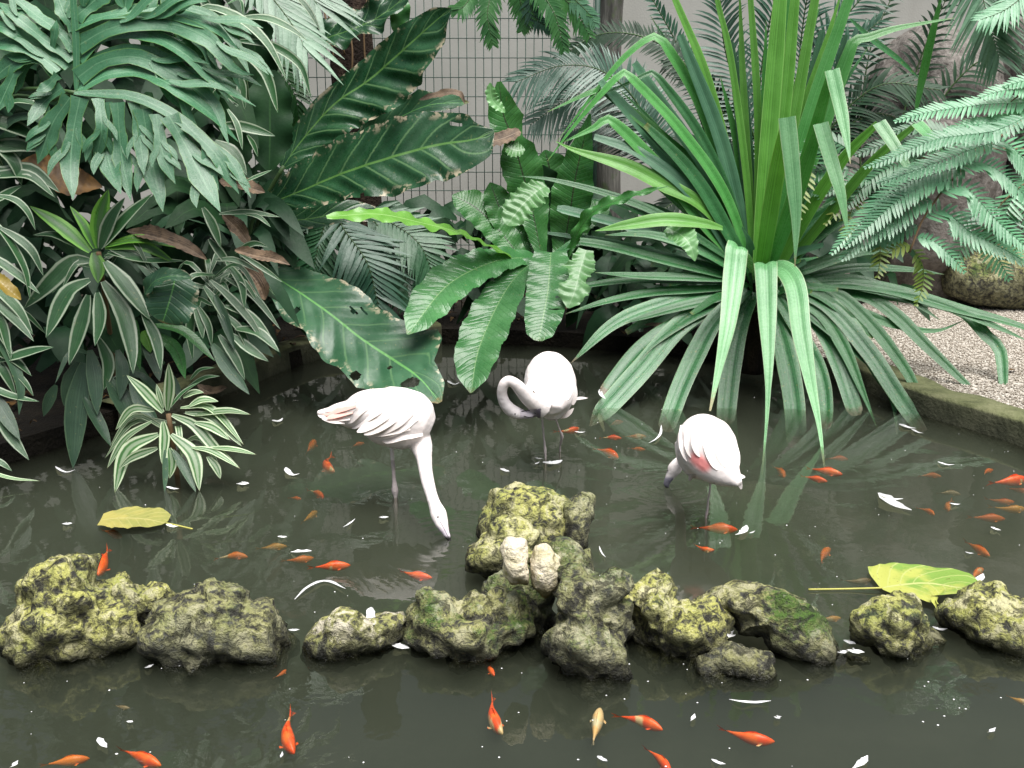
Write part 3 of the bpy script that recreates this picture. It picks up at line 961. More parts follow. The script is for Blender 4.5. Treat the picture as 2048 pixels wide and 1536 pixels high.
# ================================================================ left bank plants
def striped(center, Y, leaves, label, mats, fold=0.22, fwd=0.45, extra=0, exmat=None, stem_to=None):
    g0 = P(center[0], center[1], Y)
    th = thing('striped_dracaena', (g0.x, g0.y, GZ), label, 'dracaena', 'striped dracaenas on the left bank')
    for it in leaves:
        pl, w_ = it[0], it[1]
        mt = it[2] if len(it) > 2 else mats
        lf(th, depthed(pl, Y, center, fwd), w_ * 1.22, mt, 'lance', fold=fold, n=14, c=4, roll=rnd.uniform(-.35, .35), upw=rnd.uniform(.25, .6))
    for i in range(extra):
        a = rnd.uniform(0, 6.28)
        L = rnd.uniform(0.24, 0.38)
        e = rnd.uniform(0.0, 0.5)
        d = Vector((math.cos(a), math.sin(a) * 0.8, 0))
        p0 = g0 + Vector((0, rnd.uniform(0.03, 0.12), -rnd.uniform(0.02, 0.2)))
        p1 = p0 + d * L * 0.5 + Vector((0, 0, L * e))
        p2 = p0 + d * L * 0.9 + Vector((0, 0, L * (e - 0.45)))
        lf(th, [p0, p1, p2], rnd.uniform(.026, .038), exmat or mats, 'lance', fold=0.2, n=10, c=4, metric=True)
    if stem_to:
        V, F, UV = tube([g0 - Vector((0, 0, 0.0)), (g0 + Vector(stem_to)) / 2 + Vector((0, 0, .03)), Vector(stem_to)], 0.012, n=8, k=8)
        obj('stem', V, F, M_BSTEM, th, UV)
    return th

D, DL, DW, DD = L_DRAC, L_DRACL, L_DRACW, L_DRACD
g = P(195, 520, 4.75)
striped((197, 505), 4.75, [
    ([(180, 504), (121, 453), (59, 412)], 27, DL), ([(189, 497), (169, 453), (140, 412)], 16, DL), ([(197, 497), (200, 434), (217, 379)], 30, DL),
    ([(200, 497), (220, 442), (250, 395)], 24), ([(206, 493), (250, 438), (305, 387)], 24), ([(210, 493), (272, 479), (350, 491), (378, 503)], 22, DL),
    ([(210, 495), (280, 490), (352, 526)], 19, DL), ([(220, 497), (268, 515), (322, 550)], 18), ([(188, 505), (196, 535), (196, 566)], 25, DL),
    ([(210, 523), (250, 570), (300, 640)], 31), ([(180, 522), (147, 522), (110, 556), (48, 617)], 31), ([(180, 560), (136, 585), (92, 675)], 29),
    ([(177, 590), (165, 640), (138, 730)], 28), ([(195, 585), (200, 640), (190, 692)], 24), ([(206, 563), (245, 625), (263, 700), (266, 748)], 31),
    ([(285, 625), (312, 680), (322, 742)], 20), ([(215, 505), (290, 520), (370, 522)], 16), ([(170, 500), (110, 470), (66, 470)], 18)],
    'lime-centred striped dracaena rosette in the middle of the left bank', D, extra=5, stem_to=(g.x - 0.1, 5.1, GZ))
g = P(340, 840, 4.38)
striped((337, 828), 4.38, [
    ([(326, 825), (287, 781), (253, 750)], 19), ([(335, 821), (339, 768), (337, 726)], 19), ([(326, 816), (317, 785), (313, 768)], 11),
    ([(339, 816), (366, 785), (401, 763)], 9, D), ([(309, 821), (264, 819), (231, 860)], 15), ([(304, 843), (251, 878), (214, 937)], 18),
    ([(317, 869), (256, 900), (229, 986)], 25), ([(315, 896), (264, 915), (238, 937)], 15), ([(326, 843), (330, 878), (324, 928)], 19),
    ([(339, 896), (344, 926), (339, 957)], 20), ([(342, 869), (385, 910), (399, 982)], 25), ([(344, 830), (388, 850), (434, 900), (480, 937)], 19),
    ([(361, 816), (419, 816), (487, 889)], 17), ([(370, 825), (423, 835), (484, 893)], 15), ([(379, 812), (405, 800), (437, 803)], 17),
    ([(390, 830), (455, 822), (501, 829)], 17), ([(384, 895), (423, 902), (478, 935)], 13), ([(420, 895), (470, 900), (512, 909)], 15),
    ([(415, 913), (432, 935), (441, 958)], 15), ([(390, 845), (425, 855), (460, 880)], 15), ([(366, 795), (388, 785), (408, 785)], 14),
    ([(345, 900), (370, 940), (392, 985)], 16, DD), ([(330, 900), (331, 940), (329, 985)], 10, DD)],
    'small bright white-striped dracaena growing out of the water below the left bank', DW, fwd=0.5, extra=4, stem_to=(g.x, g.y + 0.05, -0.2))
striped((-35, 600), 4.5, [
    ([(-40, 500), (0, 524), (40, 553), (80, 588)], 18), ([(0, 455), (40, 480), (66, 505), (87, 552)], 16), ([(-10, 390), (30, 400), (55, 423), (71, 460)], 13),
    ([(-40, 545), (0, 582), (37, 620), (66, 670)], 20), ([(-40, 580), (0, 612), (40, 650), (68, 683)], 19), ([(-40, 600), (0, 640), (15, 690), (22, 722)], 17),
    ([(-40, 640), (0, 666), (24, 712)], 18), ([(-50, 680), (0, 706), (31, 722), (63, 752)], 23), ([(0, 722), (66, 702), (107, 694)], 19),
    ([(-40, 700), (0, 733), (18, 763), (32, 792)], 18), ([(20, 735), (50, 765), (67, 792)], 11), ([(-40, 760), (0, 783), (35, 795), (78, 803)], 15),
    ([(-20, 780), (10, 830), (40, 880)], 24, DD), ([(-40, 790), (0, 834), (26, 878), (58, 920)], 24), ([(-50, 915), (0, 925), (24, 942)], 14),
    ([(-40, 420), (10, 470), (50, 540), (60, 600)], 16), ([(-60, 930), (20, 956), (80, 962)], 8, DW), ([(-40, 650), (10, 700), (40, 770), (38, 830)], 20, DD)],
    'white-edged dracaena fanning in from the left edge of the frame', D, fwd=0.3, extra=6)
striped((-20, 300), 4.75, [
    ([(-30, 190), (8, 203), (40, 200), (80, 210)], 26), ([(-30, 235), (0, 245), (40, 260), (80, 282)], 34), ([(-30, 285), (0, 292), (40, 292), (82, 302)], 30),
    ([(-20, 280), (5, 300), (28, 325), (43, 370)], 25), ([(-40, 408), (0, 395), (22, 382), (46, 370)], 17), ([(-40, 330), (5, 345), (60, 340), (120, 385)], 26),
    ([(-40, 360), (0, 350), (60, 352), (110, 395)], 22), ([(-30, 300), (30, 240), (90, 245), (130, 330)], 30, DD)],
    'dark white-edged dracaena under the split leaves at the left edge', D, fwd=0.2, extra=4)
striped((415, 540), 5.0, [
    ([(406, 415), (427, 454), (442, 496)], 17), ([(418, 478), (441, 506), (464, 541)], 15), ([(408, 572), (445, 624), (477, 692)], 19),
    ([(450, 612), (497, 630), (547, 683)], 17), ([(450, 555), (507, 592), (561, 659)], 13), ([(470, 657), (516, 665), (559, 704)], 21),
    ([(462, 668), (502, 700), (537, 723)], 19), ([(424, 688), (460, 742), (499, 789)], 23, DD), ([(438, 670), (469, 714), (490, 760)], 17),
    ([(480, 508), (526, 537), (566, 565)], 9), ([(470, 505), (507, 487), (537, 494)], 11), ([(438, 428), (493, 424), (561, 434)], 11),
    ([(490, 428), (516, 433), (542, 454)], 8), ([(389, 615), (400, 645), (406, 678)], 15), ([(396, 612), (417, 653), (423, 692)], 13),
    ([(452, 522), (483, 568), (489, 617)], 15), ([(420, 560), (455, 590), (500, 640), (530, 690)], 15), ([(430, 590), (450, 640), (470, 700)], 17, DD),
    ([(400, 600), (380, 650), (385, 720)], 17), ([(430, 520), (470, 520), (520, 545)], 11), ([(440, 620), (480, 660), (505, 720)], 15)],
    'thicket of narrow white-edged dracaena leaves leaning over the kerb', D, fwd=0.35, extra=12)
striped((470, 180), 5.1, [
    ([(380, 26), (419, 14), (484, 40), (536, 89), (574, 162)], 18), ([(398, 34), (445, 37), (490, 60), (530, 100)], 10),
    ([(484, 34), (536, 37), (583, 58), (616, 83)], 15), ([(485, 104), (531, 145), (556, 226)], 18), ([(476, 81), (540, 90), (600, 130), (622, 195)], 15),
    ([(580, -20), (615, 16), (641, 62)], 11), ([(395, -20), (417, 16), (431, 44)], 16), ([(440, 250), (484, 253), (551, 272)], 19),
    ([(455, 218), (474, 250), (485, 300)], 11), ([(495, 270), (508, 290), (516, 314)], 9), ([(430, 282), (466, 303), (494, 351)], 20),
    ([(488, 364), (515, 352), (544, 340)], 7), ([(450, 10), (480, 0), (487, 32)], 8), ([(440, 130), (480, 160), (490, 220)], 15)],
    'striped dracaena sprays arching out above and right of the split leaves', D, fwd=0.25, extra=3)
# dark drooping strap leaves over the dark water on the left
striped((185, 700), 4.7, [
    ([(158, 725), (142, 770), (128, 812)], 33), ([(168, 725), (152, 825), (146, 937)], 37), ([(196, 675), (216, 728), (208, 780)], 23, D),
    ([(216, 758), (247, 807), (262, 853)], 36), ([(168, 795), (198, 847), (222, 893)], 22), ([(112, 770), (97, 803), (87, 833)], 18),
    ([(262, 765), (282, 803), (319, 850)], 23), ([(180, 700), (190, 760), (195, 830)], 26), ([(235, 700), (245, 740), (240, 800)], 22)],
    'dark drooping strap leaves hanging into the water at the left', DD, fwd=0.35, extra=3)
th = thing('strap_leaf_plant', (P(320, 690, 4.8).x, 4.8, GZ), 'plain green strap-leaved plant between the striped rosettes', 'plant')
for pl, w_, mt in [([(315, 668), (352, 700), (371, 758)], 27, L_NEST), ([(305, 650), (366, 662), (430, 722)], 25, L_NEST), ([(286, 662), (297, 685), (301, 705)], 26, L_NESTY),
                   ([(288, 688), (310, 725), (319, 762)], 27, DD), ([(300, 640), (317, 690), (317, 722)], 20, D), ([(270, 640), (270, 690), (280, 740)], 24, L_NEST),
                   ([(330, 740), (350, 770), (362, 800)], 18, DD), ([(380, 760), (400, 740), (430, 735)], 12, D), ([(375, 775), (410, 755), (440, 752)], 10, D)]:
    lf(th, depthed(pl, 4.75, fwd=0.4), w_, mt, 'lance', fold=0.15, n=12, c=4, roll=rnd.uniform(-.4, .4))

# ---- split-leaf philodendron
ph = thing('split_leaf_philodendron', (P(-60, 420, 4.9).x, 5.0, GZ), 'large split-leaved philodendron spreading over the top left corner', 'philodendron')
def split_leaf(midrib, webw, lobes, Y, fwd, fingers=True, seed=1):
    parts = [blade([(x, y, Y - fwd * 0.6 * (y - midrib[0][1]) * Y / FPX) for x, y in midrib], webw, 'pad', fold=0.15, n=16, c=4)]
    rr = random.Random(seed)
    for pl, w_ in lobes:
        jo = rr.uniform(-0.012, 0.012)
        x0, y0 = midrib[0]
        ct = []
        for i, (x, y) in enumerate(pl):
            t = i / (len(pl) - 1)
            ct.append((x, y, Y + jo - fwd * (y - y0) * Y / FPX + 0.05 * t * rr.uniform(-1, 1)))
        parts.append(blade(ct, w_ * 1.12, 'lobe', fold=0.10, n=18, c=4, notch=0.30, nfreq=6, roll=rr.uniform(-.3, .3), wave=(0.10, 2.5), upw=rr.uniform(.3, .6)))
        if fingers and w_ > 23:
            sp = spline([P(*q) for q in ct], 20)
            L = sum((b - a).length for a, b in zip(sp, sp[1:]))
            for q in range(rr.choice((2, 3, 3, 4))):
                i0 = rr.randint(6, 16)
                p = sp[i0]
                T = (sp[i0 + 1] - sp[i0]).normalized()
                dv = (CAM - p).normalized()
                S = T.cross(dv).normalized() * rr.choice((-1, 1))
                fl = min(0.2, L * rr.uniform(.22, .34))
                p = p + S * (w_ * .32 * mpp(p)) + dv * .003
                e = p + T * fl * 0.9 + S * fl * 0.42
                parts.append(blade([p - T * fl * .25 - S * (w_ * .2 * mpp(p)), p, p.lerp(e, .5) + S * fl * .1, e], w_ * 0.5, 'lance', fold=0.1, n=9, c=2))
    V, F, UV = merge(parts)
    return obj('leaf', V, F, L_PHILO, ph, UV)
split_leaf([(148, 186), (205, 188), (260, 192), (320, 215), (380, 255), (440, 312), (485, 360)], 26, [
    ([(116, 150), (91, 175), (72, 182)], 20), ([(125, 175), (86, 206), (54, 252)], 26), ([(140, 195), (106, 245), (75, 328)], 36),
    ([(160, 195), (147, 260), (141, 338), (146, 400)], 36), ([(196, 196), (203, 260), (186, 336)], 26), ([(206, 205), (214, 312), (242, 388)], 38),
    ([(235, 205), (243, 312), (262, 402)], 32), ([(268, 205), (281, 286), (288, 352)], 24), ([(285, 218), (302, 312), (326, 424)], 40),
    ([(312, 228), (326, 312), (351, 368)], 28), ([(338, 232), (372, 292), (420, 386), (441, 424)], 42), ([(372, 250), (432, 310), (478, 388)], 30),
    ([(395, 270), (458, 318), (502, 396)], 22)], 4.35, 0.35, seed=4)
split_leaf([(152, 184), (153, 140), (152, 78), (148, 20), (144, -40)], 14, [
    ([(155, 180), (215, 150), (280, 145), (350, 175), (430, 235), (477, 284)], 42), ([(156, 155), (205, 122), (275, 115), (350, 150), (425, 210), (458, 290)], 38),
    ([(156, 118), (200, 82), (285, 68), (370, 108), (440, 170), (512, 213)], 38), ([(155, 92), (225, 55), (330, 45), (420, 80), (470, 140), (508, 150)], 40),
    ([(153, 50), (230, 28), (330, 28), (420, 50), (478, 100)], 42), ([(150, 35), (190, 0), (235, -45)], 40), ([(225, 48), (250, 15), (250, -40)], 30),
    ([(280, 46), (300, 5), (292, -40)], 30), ([(330, 46), (350, 5), (345, -40)], 30), ([(150, 100), (120, 66), (70, 28), (15, -15)], 28),
    ([(146, 120), (95, 84), (40, 40), (-10, 0)], 26), ([(140, 132), (70, 90), (20, 60), (-40, 40)], 30), ([(118, 142), (60, 100), (10, 88), (-40, 105)], 36),
    ([(116, 150), (70, 115), (20, 130), (-30, 175)], 32), ([(62, 120), (42, 150), (30, 188)], 20), ([(32, 138), (6, 195), (-8, 226)], 26),
    ([(150, 60), (130, 30), (112, -20)], 28), ([(104, 100), (110, 62), (113, 40)], 16), ([(160, 130), (250, 100), (340, 125), (400, 180), (440, 240)], 30)],
    4.5, 0.2, seed=9)
split_leaf([(330, -30), (360, 30), (385, 80), (410, 140)], 60, [
    ([(350, 10), (420, 30), (470, 90), (500, 150)], 26), ([(365, 40), (420, 70), (455, 120), (480, 180)], 26), ([(380, 70), (415, 110), (440, 170), (458, 205)], 24),
    ([(350, 20), (300, 60), (290, 110)], 26), ([(370, 60), (330, 110), (325, 160)], 26), ([(395, 110), (390, 160), (400, 215)], 24)], 4.7, 0.2, seed=12)
for q in ([(150, 186, 4.36), (90, 178, 4.5), (20, 185, 4.6), (-60, 260, 4.8)], [(152, 184, 4.5), (100, 200, 4.6), (20, 195, 4.7), (-70, 280, 4.85)]):
    V, F, UV = tube(q, 0.009, k=8)
    obj('petiole', V, F, M_STEM, ph, UV)

# ---- bird's nest anthurium
an_ = thing('birds_nest_anthurium', (P(540, 470, 6.0).x, 6.05, GZ), 'anthurium with huge veined dark green leaves at the wire fence', 'anthurium')
lf(an_, [(565, 335, 6.1), (600, 285, 6.15), (668, 208, 6.2), (737, 160, 6.2), (791, 113, 6.15), (873, 40, 6.05), (902, 18, 6.0)], 90, L_ANTH, n=90, c=16, fold=0.16, ribs=(9, .16, .16), wave=(0.10, 4),
   notch=0.10, wl=[(0, 8), (.15, 26), (.4, 34), (.6, 42), (.8, 36), (.93, 24), (1, 3)], wr=[(0, 10), (.12, 45), (.35, 72), (.55, 82), (.75, 74), (.9, 50), (1, 5)], upw=.3)
lf(an_, [(515, 415, 6.0), (600, 383, 5.9), (682, 348, 5.8), (771, 318, 5.7), (873, 290, 5.65), (950, 278, 5.6), (988, 262, 5.6)], 140, L_ANTH, n=110, c=18, fold=0.14, ribs=(9, .13, .16), wave=(0.08, 4),
   notch=0.07, wl=[(0, 5), (.1, 32), (.25, 66), (.45, 76), (.62, 78), (.8, 72), (.92, 48), (1, 4)], wr=[(0, 5), (.1, 26), (.25, 48), (.45, 72), (.6, 82), (.75, 90), (.88, 78), (.96, 48), (1, 4)], upw=.35,
   holes=((.86, -.62, .02, .1), (.5, .93, .012, .08)))
lf(an_, [(535, 535, 5.9), (560, 559, 5.85), (601, 586, 5.75), (663, 630, 5.6), (724, 678, 5.45), (792, 723, 5.3), (840, 757, 5.15), (880, 805, 5.0)], 160, L_ANTH2, n=190, c=36, fold=0.10, ribs=(8, .05, .2), wave=(0.10, 4),
   notch=0.11, nfreq=7, wl=[(0, 5), (.08, 40), (.2, 66), (.38, 80), (.5, 74), (.62, 80), (.74, 100), (.80, 86), (.84, 44), (.93, 34), (1, 5)], wr=[(0, 5), (.1, 44), (.22, 66), (.36, 68), (.45, 82), (.58, 84), (.7, 96), (.85, 66), (.94, 36), (1, 5)], upw=.4,
   holes=((.25, .55, .014, .14), (.42, -.45, .03, .035), (.45, -.62, .03, .03), (.86, .35, .03, .30), (.66, .82, .02, .12), (.73, .22, .008, .07)))
lf(an_, [(690, 300, 6.3), (790, 240, 6.25), (860, 210, 6.2), (938, 205, 6.15)], 64, L_ANTH2, 'oval', n=50, c=8, wave=(.2, 3), notch=.2)
lf(an_, [(838, 200, 6.14), (880, 188, 6.12), (918, 186, 6.1), (930, 208, 6.1)], 16, L_DEAD, 'oval', n=30, c=6, wave=(.2, 3), notch=.3)
lf(an_, [(500, 420, 6.1), (590, 440, 6.0), (700, 425, 6.0), (800, 440, 6.1)], 60, L_ANTH, 'oval', n=30, c=8, fold=.2)
for q in ([(500, 500, 6.1), (530, 400, 6.1), (568, 332, 6.1)], [(495, 500, 6.0), (505, 440, 6.0), (520, 413, 6.0)], [(500, 500, 5.95), (515, 515, 5.95), (538, 537, 5.9)]):
    V, F, UV = tube(q, 0.012, k=8)
    obj('petiole', V, F, M_STEM, an_, UV)
a2 = thing('climbing_anthurium', (P(700, 60, 6.9).x, 7.2, 1.8), 'torn glossy dark leaf hanging across the tree trunk at the top', 'anthurium')
lf(a2, [(620, 95, 6.9), (650, 78, 6.85), (700, 60, 6.8), (754, 36, 6.8), (830, -20, 6.8)], 80, L_ANTH, n=60, c=12, fold=.35, ribs=(7, .2, .2), wave=(.35, 4), notch=.2)
lf(a2, [(795, -20, 6.9), (800, 30, 6.85), (792, 70, 6.85)], 42, L_PALMG, 'oval', n=20, c=6, wave=(.3, 3))
a3 = thing('broad_leaf_plant', (P(540, 300, 5.7).x, 5.8, GZ), 'matte very dark broad leaf in the gap right of the split leaves', 'plant')
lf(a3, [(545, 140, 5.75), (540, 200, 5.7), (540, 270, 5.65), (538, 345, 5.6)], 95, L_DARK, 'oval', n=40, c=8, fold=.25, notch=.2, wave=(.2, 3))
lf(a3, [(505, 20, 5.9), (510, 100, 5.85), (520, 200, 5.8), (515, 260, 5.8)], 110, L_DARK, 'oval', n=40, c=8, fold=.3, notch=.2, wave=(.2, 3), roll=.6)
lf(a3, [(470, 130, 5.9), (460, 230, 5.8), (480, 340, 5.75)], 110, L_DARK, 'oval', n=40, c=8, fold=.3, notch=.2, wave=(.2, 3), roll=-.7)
a4 = thing('round_leaf_plant', (P(335, 600, 4.7).x, 4.9, GZ), 'grey-green rounded leaf with a curled torn edge among the striped leaves', 'plant')
lf(a4, [(352, 548, 4.62), (345, 580, 4.58), (335, 615, 4.55), (325, 645, 4.55)], 105, L_ANTH2, 'pad', n=40, c=12, fold=-.12, notch=.08, holes=((.4, -.35, .22, .05),), wave=(.12, 2))
lf(a4, [(290, 588, 4.56), (310, 562, 4.55), (345, 552, 4.55), (385, 556, 4.56)], 36, L_ANTH2, 'oval', n=20, c=6, fold=.4, wave=(.2, 3))

# ---- bird's nest fern
nf = thing('birds_nest_fern', (P(1085, 530, 6.0).x, 6.05, GZ), 'birds nest fern with broad crinkled green leaves in the middle of the bank', 'fern')
def nest(ctrl, w_, mat, prof='oval', **kw):
    a = dict(n=64, c=10, fold=.16, ribs=(26, .06, .06), wave=(.10, 7), notch=.05, nfreq=14)
    a.update(kw)
    lf(nf, ctrl, w_, mat, prof, **a)
OV2 = [(0, .25), (.12, .5), (.35, .85), (.6, 1), (.8, .92), (.92, .62), (1, .05)]
nest([(1075, 525, 6.0), (1048, 516, 5.95), (989, 523, 5.8), (897, 569, 5.55), (815, 669, 5.25)], 92, L_NESTG, OV2, ribs=(24, .12, .05))
nest([(1080, 530, 5.95), (1055, 532, 5.9), (1009, 585, 5.65), (958, 697, 5.3), (942, 786, 5.05)], 98, L_NESTG, OV2, ribs=(26, .12, .05), roll=.15)
nest([(1102, 505, 5.9), (1100, 530, 5.8), (1096, 580, 5.65), (1086, 636, 5.5), (1076, 682, 5.4)], 88, L_NESTG, [(0, .7), (.2, .95), (.5, 1), (.8, .85), (.95, .6), (1, .2)], holes=((.55, -.7, .015, .35), (.68, -.6, .012, .35)))
nest([(1172, 500, 5.75), (1160, 540, 5.65), (1150, 580, 5.55), (1136, 616, 5.5)], 62, L_NESTP, [(0, .5), (.2, .7), (.35, 1), (.5, .6), (.7, 1), (.9, .7), (1, .1)], notch=.35, ribs=(8, .1, .1))
nest([(1020, 510, 5.9), (985, 495, 5.8), (927, 468, 5.6), (845, 446, 5.4), (753, 428, 5.25), (653, 434, 5.15)], 46, L_NESTY, [(0, .4), (.3, .7), (.55, .9), (.75, 1), (.92, .8), (1, .2)], wave=(.22, 9), notch=.32, nfreq=26, fold=.05, ribs=None, upw=.6)
nest([(1092, 372, 5.7), (1070, 385, 5.65), (1045, 410, 5.6), (1014, 450, 5.55)], 62, L_NESTP, 'pad', notch=.25, ribs=(8, .14, .1))
nest([(1085, 520, 6.0), (1060, 400, 6.1), (1046, 350, 6.1), (1024, 273, 6.1), (1007, 230, 6.1), (998, 163, 6.1)], 84, L_NEST, [(0, .2), (.3, .8), (.5, 1), (.62, .9), (.68, .45), (.78, .85), (.9, .6), (1, .1)], notch=.15)
nest([(1118, 530, 6.05), (1130, 480, 6.1), (1140, 424, 6.1), (1152, 350, 6.1), (1180, 228, 6.1)], 84, L_NEST, [(0, .3), (.3, .9), (.5, 1), (.75, .65), (1, .05)], notch=.06)
nest([(1098, 530, 6.1), (1095, 430, 6.2), (1085, 330, 6.2)], 84, L_DARK, OV2)
nest([(1150, 520, 6.15), (1120, 420, 6.25), (1090, 300, 6.3)], 100, L_NEST, OV2)
nest([(1050, 530, 6.0), (1010, 475, 6.05), (955, 418, 6.1), (905, 390, 6.15)], 74, L_NEST, OV2)
nest([(1060, 525, 6.05), (1010, 440, 6.1), (980, 365, 6.15)], 62, L_NEST, OV2)
nest([(1070, 520, 6.1), (1050, 440, 6.2), (1040, 360, 6.2)], 70, L_NEST, OV2)
nest([(1040, 262, 6.05), (1000, 278, 6.0), (945, 288, 5.95)], 34, L_DEAD, 'pad', notch=.15)
nest([(1010, 290, 6.0), (1030, 300, 6.0), (1050, 300, 6.0)], 40, L_NESTP, 'oval', notch=.3)
nest([(1128, 520, 6.0), (1180, 430, 5.9), (1250, 395, 5.85), (1338, 372, 5.8)], 26, L_NEST, 'lance', wave=(.6, 6), notch=.3)
nest([(1333, 456, 5.55), (1362, 470, 5.5), (1380, 490, 5.45), (1390, 522, 5.42)], 54, L_NESTP, [(0, .4), (.2, .9), (.45, 1), (.6, .7), (.85, .4), (1, .05)], notch=.25, ribs=(6, .1, .1))
nest([(1010, 225, 5.95), (985, 200, 5.95), (980, 165, 5.95)], 24, L_NESTP, 'oval', notch=.4)
# shaded inner leaves of the nest
for k_ in range(9):
    a_ = rnd.uniform(-1.1, 1.1)
    b = P(1090 + 20 * a_, 540, 6.1)
    nest([b, b + Vector((math.sin(a_) * .25, .15, .28)), b + Vector((math.sin(a_) * .5, .25, .5 - .2 * abs(a_)))], 66, L_NEST, OV2, n=30, c=6)

# ================================================================ strap-leaved screw pine
sp_ = thing('screw_pine', (P(1515, 600, 6.0).x, 6.05, GZ), 'big rosette of long folded strap leaves arching into the pond', 'screw pine')
PB = (1512, 560)
def pd(pl, w_, mat, Y0=6.0, fwd=0.75, back=0.12, off=0.0, prof='strap', **kw):
    """strap leaf traced from the crown outwards"""
    a = dict(n=26, c=6, fold=.22, mshape=.10, roll=rnd.uniform(-.18, .18))
    a.update(kw)
    if len(pl[0]) == 3:
        ct = pl
    else:
        ct = depthed(pl, Y0, PB, fwd, back, off, 0.03)
    lf(sp_, ct, w_, mat, prof, **a)
Y_, M_, G_, K_, H2, W2 = L_PANDY, L_PANDM, L_PANDG, L_PAND, L_PANDH, L_PANDW
ST = [(0, .62), (.15, .85), (.4, 1), (.7, .95), (.9, .72), (1, .5)]
# upright leaves
for pl, w_, mt, of in [
    ([(1500, 545), (1470, 380), (1415, 160), (1350, 0), (1325, -60)], 27, Y_, .0), ([(1508, 545), (1490, 330), (1459, 104), (1434, 0), (1425, -60)], 20, Y_, -.05),
    ([(1505, 550), (1490, 320), (1462, 85)], 32, G_, .1), ([(1512, 545), (1516, 250), (1501, 0), (1494, -70)], 21, Y_, -.03),
    ([(1516, 545), (1540, 250), (1560, 0), (1566, -80)], 48, Y_, -.1), ([(1522, 545), (1566, 250), (1590, 0), (1597, -70)], 34, Y_, -.06),
    ([(1526, 545), (1586, 250), (1630, 0), (1646, -70)], 31, Y_, -.02), ([(1530, 550), (1612, 250), (1697, 0), (1720, -70)], 37, M_, -.05),
    ([(1525, 550), (1595, 280), (1645, 60)], 30, G_, .12), ([(1530, 550), (1640, 270), (1692, 70)], 26, G_, .05),
    ([(1520, 550), (1548, 300), (1580, 20), (1584, -50)], 30, M_, .05), ([(1505, 550), (1500, 350), (1480, 90)], 26, G_, .12)]:
    pd(pl, w_ * .74, mt, off=of, prof=ST)
pd([(1530, 555), (1600, 380), (1668, 190), (1706, 86), (1713, 77), (1722, 80), (1790, 58), (1908, 36)], 30, M_, prof=[(0, .6), (.3, 1), (.62, .95), (.68, .8), (.8, .55), (1, .05)], n=40)
for pl, w_, mt in [
    ([(1500, 545), (1440, 330), (1370, 150), (1300, 30)], 19, K_), ([(1505, 545), (1475, 300), (1440, 150)], 20, M_), ([(1520, 545), (1555, 330), (1600, 150), (1640, 10)], 20, M_),
    ([(1528, 548), (1600, 330), (1680, 180), (1740, 90)], 20, K_), ([(1530, 550), (1620, 380), (1700, 270)], 22, K_), ([(1498, 548), (1400, 380), (1300, 240), (1240, 180)], 20, K_),
    ([(1495, 550), (1380, 430), (1270, 340), (1180, 310)], 20, M_), ([(1515, 545), (1528, 250), (1532, 40)], 20, M_), ([(1510, 545), (1490, 250), (1478, -40)], 17, Y_),
    ([(1532, 552), (1640, 430), (1720, 350), (1790, 320)], 20, K_), ([(1525, 548), (1580, 300), (1660, 60), (1690, -40)], 18, Y_), ([(1492, 552), (1370, 470), (1240, 410), (1150, 395)], 18, K_)]:
    pd(pl, w_, mt, off=rnd.uniform(-.02, .14), prof='strap')
# leaves kinked over: the rising part, then the hanging tip in front
HK = [(0, .6), (.2, .9), (.45, 1), (.56, 1), (.7, .9), (.85, .5), (1, .03)]
def kinked(rise, hang, w_, Y0, Yk, mats, wh=None):
    n_ = len(rise)
    ct = [(x, y, Y0 + (Yk - Y0) * (i / (n_ - 1))) for i, (x, y) in enumerate(rise)]
    pd(ct, w_, mats[0], prof=ST, n=22)
    kx, ky = rise[-1]
    m_ = len(hang)
    ct = [(x, y, Yk - 0.012 - 0.26 * (i / max(1, m_ - 1))) for i, (x, y) in enumerate(hang)]
    pd(ct, wh or w_, mats[1], prof='hang', n=20, fold=.10)
kinked([(1520, 555), (1548, 380), (1574, 236)], [(1574, 235), (1584, 330), (1592, 430), (1590, 534)], 34, 5.95, 5.45, (Y_, H2))
kinked([(1530, 558), (1590, 400), (1641, 248)], [(1641, 247), (1662, 320), (1682, 390), (1697, 478)], 31, 5.95, 5.5, (M_, H2))
kinked([(1530, 555), (1610, 330), (1664, 142)], [(1664, 140), (1680, 210), (1692, 270), (1701, 328)], 29, 6.0, 5.55, (M_, H2))
kinked([(1545, 560), (1620, 420), (1690, 315), (1756, 247)], [(1758, 245), (1785, 285), (1810, 325), (1834, 367)], 27, 5.95, 5.6, (Y_, H2))
kinked([(1550, 562), (1650, 440), (1750, 320), (1832, 250)], [(1834, 247), (1855, 268), (1872, 288), (1893, 312)], 24, 5.95, 5.6, (Y_, H2))
pd([(1500, 545, 5.9), (1490, 515, 5.75), (1478, 498, 5.6), (1474, 494, 5.56), (1470, 530, 5.5), (1455, 650, 5.25), (1437, 740, 5.1), (1420, 822, 4.95)], 46, H2, prof=[(0, .6), (.1, .9), (.2, 1), (.45, .95), (.65, .7), (.82, .35), (1, .08)], n=44, fold=.14, mshape=.16)
pd([(1520, 560, 5.9), (1528, 540, 5.7), (1531, 528, 5.56), (1532, 540, 5.5), (1535, 640, 5.3), (1537, 740, 5.1), (1534, 830, 4.95), (1524, 950, 4.78)], 46, H2, prof=[(0, .6), (.1, .95), (.25, 1), (.45, .8), (.6, .5), (.72, .24), (.85, .12), (1, .06)], n=46, fold=.14, mshape=.16)
